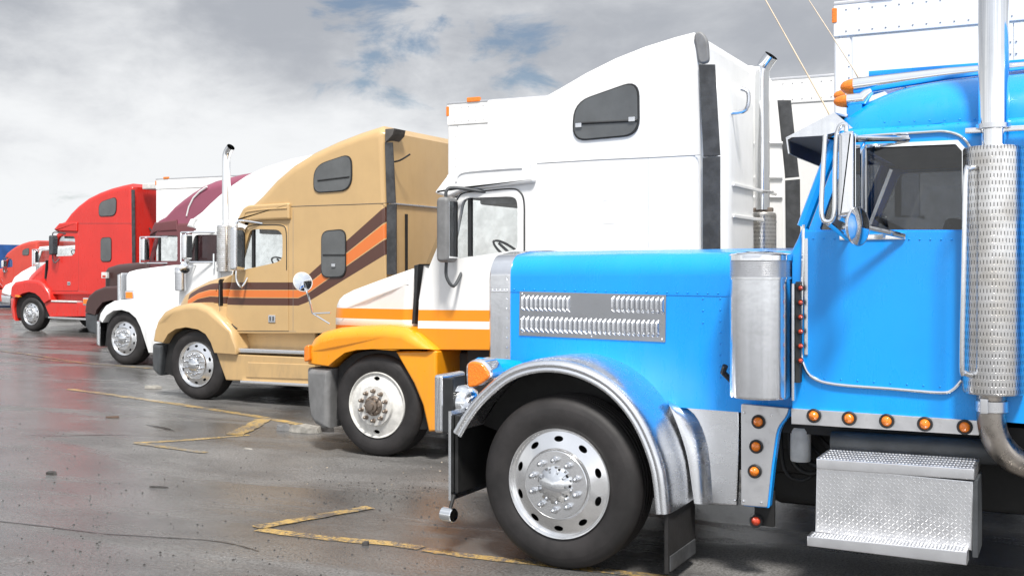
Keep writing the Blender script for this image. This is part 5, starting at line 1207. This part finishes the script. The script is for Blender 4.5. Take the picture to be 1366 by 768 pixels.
# ------------------------------------------------------------------ far red truck with a low roof
aero(dict(LW=34.5, label='faded red low-roofed semi truck behind a white truck nose', paint='faded_red_paint', wheel=(-26, 388), R=.5, edge=.16,
    cab=[(3, 386), (3, 370), (3.5, 357), (7, 345), (4, 343), (8, 337), (14, 332), (20, 328), (28, 324.5), (36, 322), (46, 320.5), (50, 322), (51, 386)],
    screen=2, window=[(8.5, 357), (9, 354), (11, 346), (16, 346), (17, 348), (17, 356)], win_r=.04,
    door=[(4, 384), (5, 358), (9, 345), (18, 345), (18, 384)], windows=[([(30, 340.5), (30, 334), (33, 332), (39, 330.5), (39, 338), (38, 340.5)], .08, None)],
    hood=[(-36, 376), (-35, 368), (-28, 362), (-12, 359), (3, 357), (3, 386), (-30, 384)], fender=[(-46, 384), (-44, 374), (-36, 369), (-24, 368), (-14, 371), (-8, 380), (-10, 390), (-15, 382), (-22, 377), (-30, 377), (-36, 384)],
    arch=[(-37, 398), (-36, 385), (-30, 379), (-22, 379), (-15, 384), (-12, 398)], bumper=[(-46, 386), (-38, 387), (-38, 400), (-44, 398)], bumper_mat='chrome',
    slabs=[('side_skirt', [(-12, 386), (51, 388), (51, 402), (-8, 402)], 'faded_red_paint', .05, .3, .02)], mirrors=[(2, 347, 5, 357, .2, 'chrome')],
    hood_mirror=((7, 361), (2, 372), (0, 378))))
# ------------------------------------------------------------------ far white truck: its nose shows past the red one
conv(dict(LW=28.4, label='white semi truck whose sloping nose shows beyond the bright red truck', paint='white_paint', wheel=(24, 401),
    hood=[(10, 392), (10, 376), (14, 369), (24, 362), (36, 356), (48, 351.5), (58, 348), (60, 380), (60, 400), (20, 400)],
    fender=[(2, 392), (3, 386), (7, 380), (14, 377), (26, 377), (36, 380), (42, 388), (44, 400), (36, 394), (28, 388), (20, 388), (14, 394)], fwt=[1]*8+[0]*4,
    arch=[(14, 412), (15, 394), (20, 390), (28, 390), (35, 396), (37, 412)], bumper=[(1, 393), (14, 394), (13, 405), (2, 404)], bumper_mat='chrome',
    cab=[(46, 400), (46, 352), (48, 350.5), (53, 333), (52, 331), (57, 330), (110, 326), (110, 400)], screen=2,
    window=[(51, 350), (51.5, 346), (55, 335), (57, 334), (69, 334), (69, 350)], visor=[(50, 334), (53, 329), (68, 328), (68, 331), (55, 333)], mirror=[(43.5, 334, 47, 353)]))
# ------------------------------------------------------------------ trailers
plain('trailer_white', (.80, .80, .79), .35, .05, 1.5); plain('trailer_blue', (.02, .09, .30), .4, .2, 2)
def trailer(label, px, L, x1, top, mat='trailer_white', bottom=1.05, panel=1.22, ribs=True, lamp_=True, reefer=False):
    x0 = P(px, 200, L).x; W = 2.55; root = thing('trailer', label, 'trailer', (x0, L+W/2, 0), 'white box trailers behind the trucks' if mat == 'trailer_white' else None)
    m = MB(); m.hull([(x0+.03, bottom), (x1, bottom), (x1, top-.03), (x0+.03, top-.03)], L+.012, L+W-.012, .02, 2); m.obj('box', mat, root)
    n = max(1, int(round((x1-x0-.14)/panel))); pw = (x1-x0-.14)/n
    pmesh = MB(); pmesh.box(.004, pw-.004, -.010, .004, bottom+.16, top-.27, .003); pm_ = pmesh.mesh('side_panel', mat)
    for k in range(n): put(pm_, 'side_panel', root, (x0+.14+k*pw, L+.010, 0))
    m = MB(); m.box(x0+.0, x1, L-.012, L+.03, top-.26, top-.0, .01); m.obj('top_rail', mat, root)
    m = MB(); m.box(x0+.0, x1, L-.016, L+.06, top-.012, top+.02, .008); m.obj('roof_edge', 'dull_aluminium', root)
    m = MB(); m.box(x0+.0, x1, L-.012, L+.03, bottom-.02, bottom+.15, .01); m.obj('bottom_rail', 'aluminium', root)
    m = MB(); m.hull([(x0, bottom), (x0+.135, bottom), (x0+.135, top-.265), (x0, top-.265)], L-.006, L+W+.006, .03, 4); m.obj('front_post', mat, root)
    pts = [(x0+.10+k*.1, L-.013, top-.22) for k in range(int((x1-x0)/.1))]+[(x0+.10+k*.1, L-.013, top-.05) for k in range(int((x1-x0)/.1))]
    for k in range(n+1):
        for j in range(int((top-bottom-.5)/.09)):
            pts.append((x0+.12+k*pw, L-.004, bottom+.22+j*.09))
            if k: pts.append((x0+.16+k*pw, L-.004, bottom+.22+j*.09))
    rivets(root, pts, .008, 'grey_rivet')
    if lamp_:
        m = MB(); m.box(x0+.28, x0+.46, L-.03, L+.02, top+.0, top+.06, .012); m.obj('roof_lamp', 'amber_lens', root)
        m = MB(); m.box(x0-.012, x0+.03, L-.02, L+.05, top-.15, top-.03, .01); m.obj('corner_lamp', 'amber_lens', root)
    m = MB()
    for dx in (-1.3, -2.6):
        pass
    for dx in (1.0, 2.3):
        for yy in (L+.03, L+.36): put(tyre_mesh(.5), 'tyre', root, (x1-dx, yy, .5))
        for yy in (L+W-.03, L+W-.36): put(tyre_mesh(.5), 'tyre', root, (x1-dx, yy, .5), (0, 0, math.pi))
        put(rim_mesh(.5, 10, 'aluminium'), 'rim', root, (x1-dx, L+.03, .5))
    m = MB(); m.box(x0+2.2, x0+2.32, L+.3, L+.42, .05, bottom, .01); m.box(x0+2.12, x0+2.40, L+.24, L+.48, 0, .06, .01); m.obj('landing_leg', 'chassis_black', root)
    m = MB(); m.box(x1-3.2, x1-.2, L+.7, L+W-.7, .5, bottom, .02); m.obj('bogie', 'chassis_black', root)
    return root, x0, W
plain('grey_rivet', (.42, .42, .43), .4, .1, 9)
trailer('white riveted trailer coupled behind the orange and white truck', 1112, 9.15, P(1112, 200, 9.15).x+13, 3.93)
r_, x0, W_ = trailer('white trailer coupled behind the tan truck', 597, 11.95, P(597, 200, 11.95).x+13, 3.83)
m = MB(); a, b = P(651, 160, 11.9), P(705, 160, 11.9); zt = P(668, 133, 11.9).z; m.box(a.x, a.x+1.0, 11.87, 12.4, zt-.75, zt, .02); q = m.obj('roof_hatch', 'trailer_white', r_)
m = MB(); m.box(a.x+1.0, a.x+1.75, 11.89, 12.4, zt-.05, zt, .01); m.obj('hatch_edge', 'trailer_white', q)
m = MB(); m.box(a.x+1.02, a.x+1.72, 11.935, 11.95, zt-.70, zt-.05, .004); m.obj('hatch_opening', 'window_dark', q)
trailer('white slatted trailer coupled behind the bright red truck', 208, 22.5, P(208, 200, 22.5).x+13, 4.15, panel=1.5)
trailer('blue box trailer behind the faded red truck', -60, 40, P(-60, 200, 40).x+2.35, 3.02, 'trailer_blue', lamp_=False)
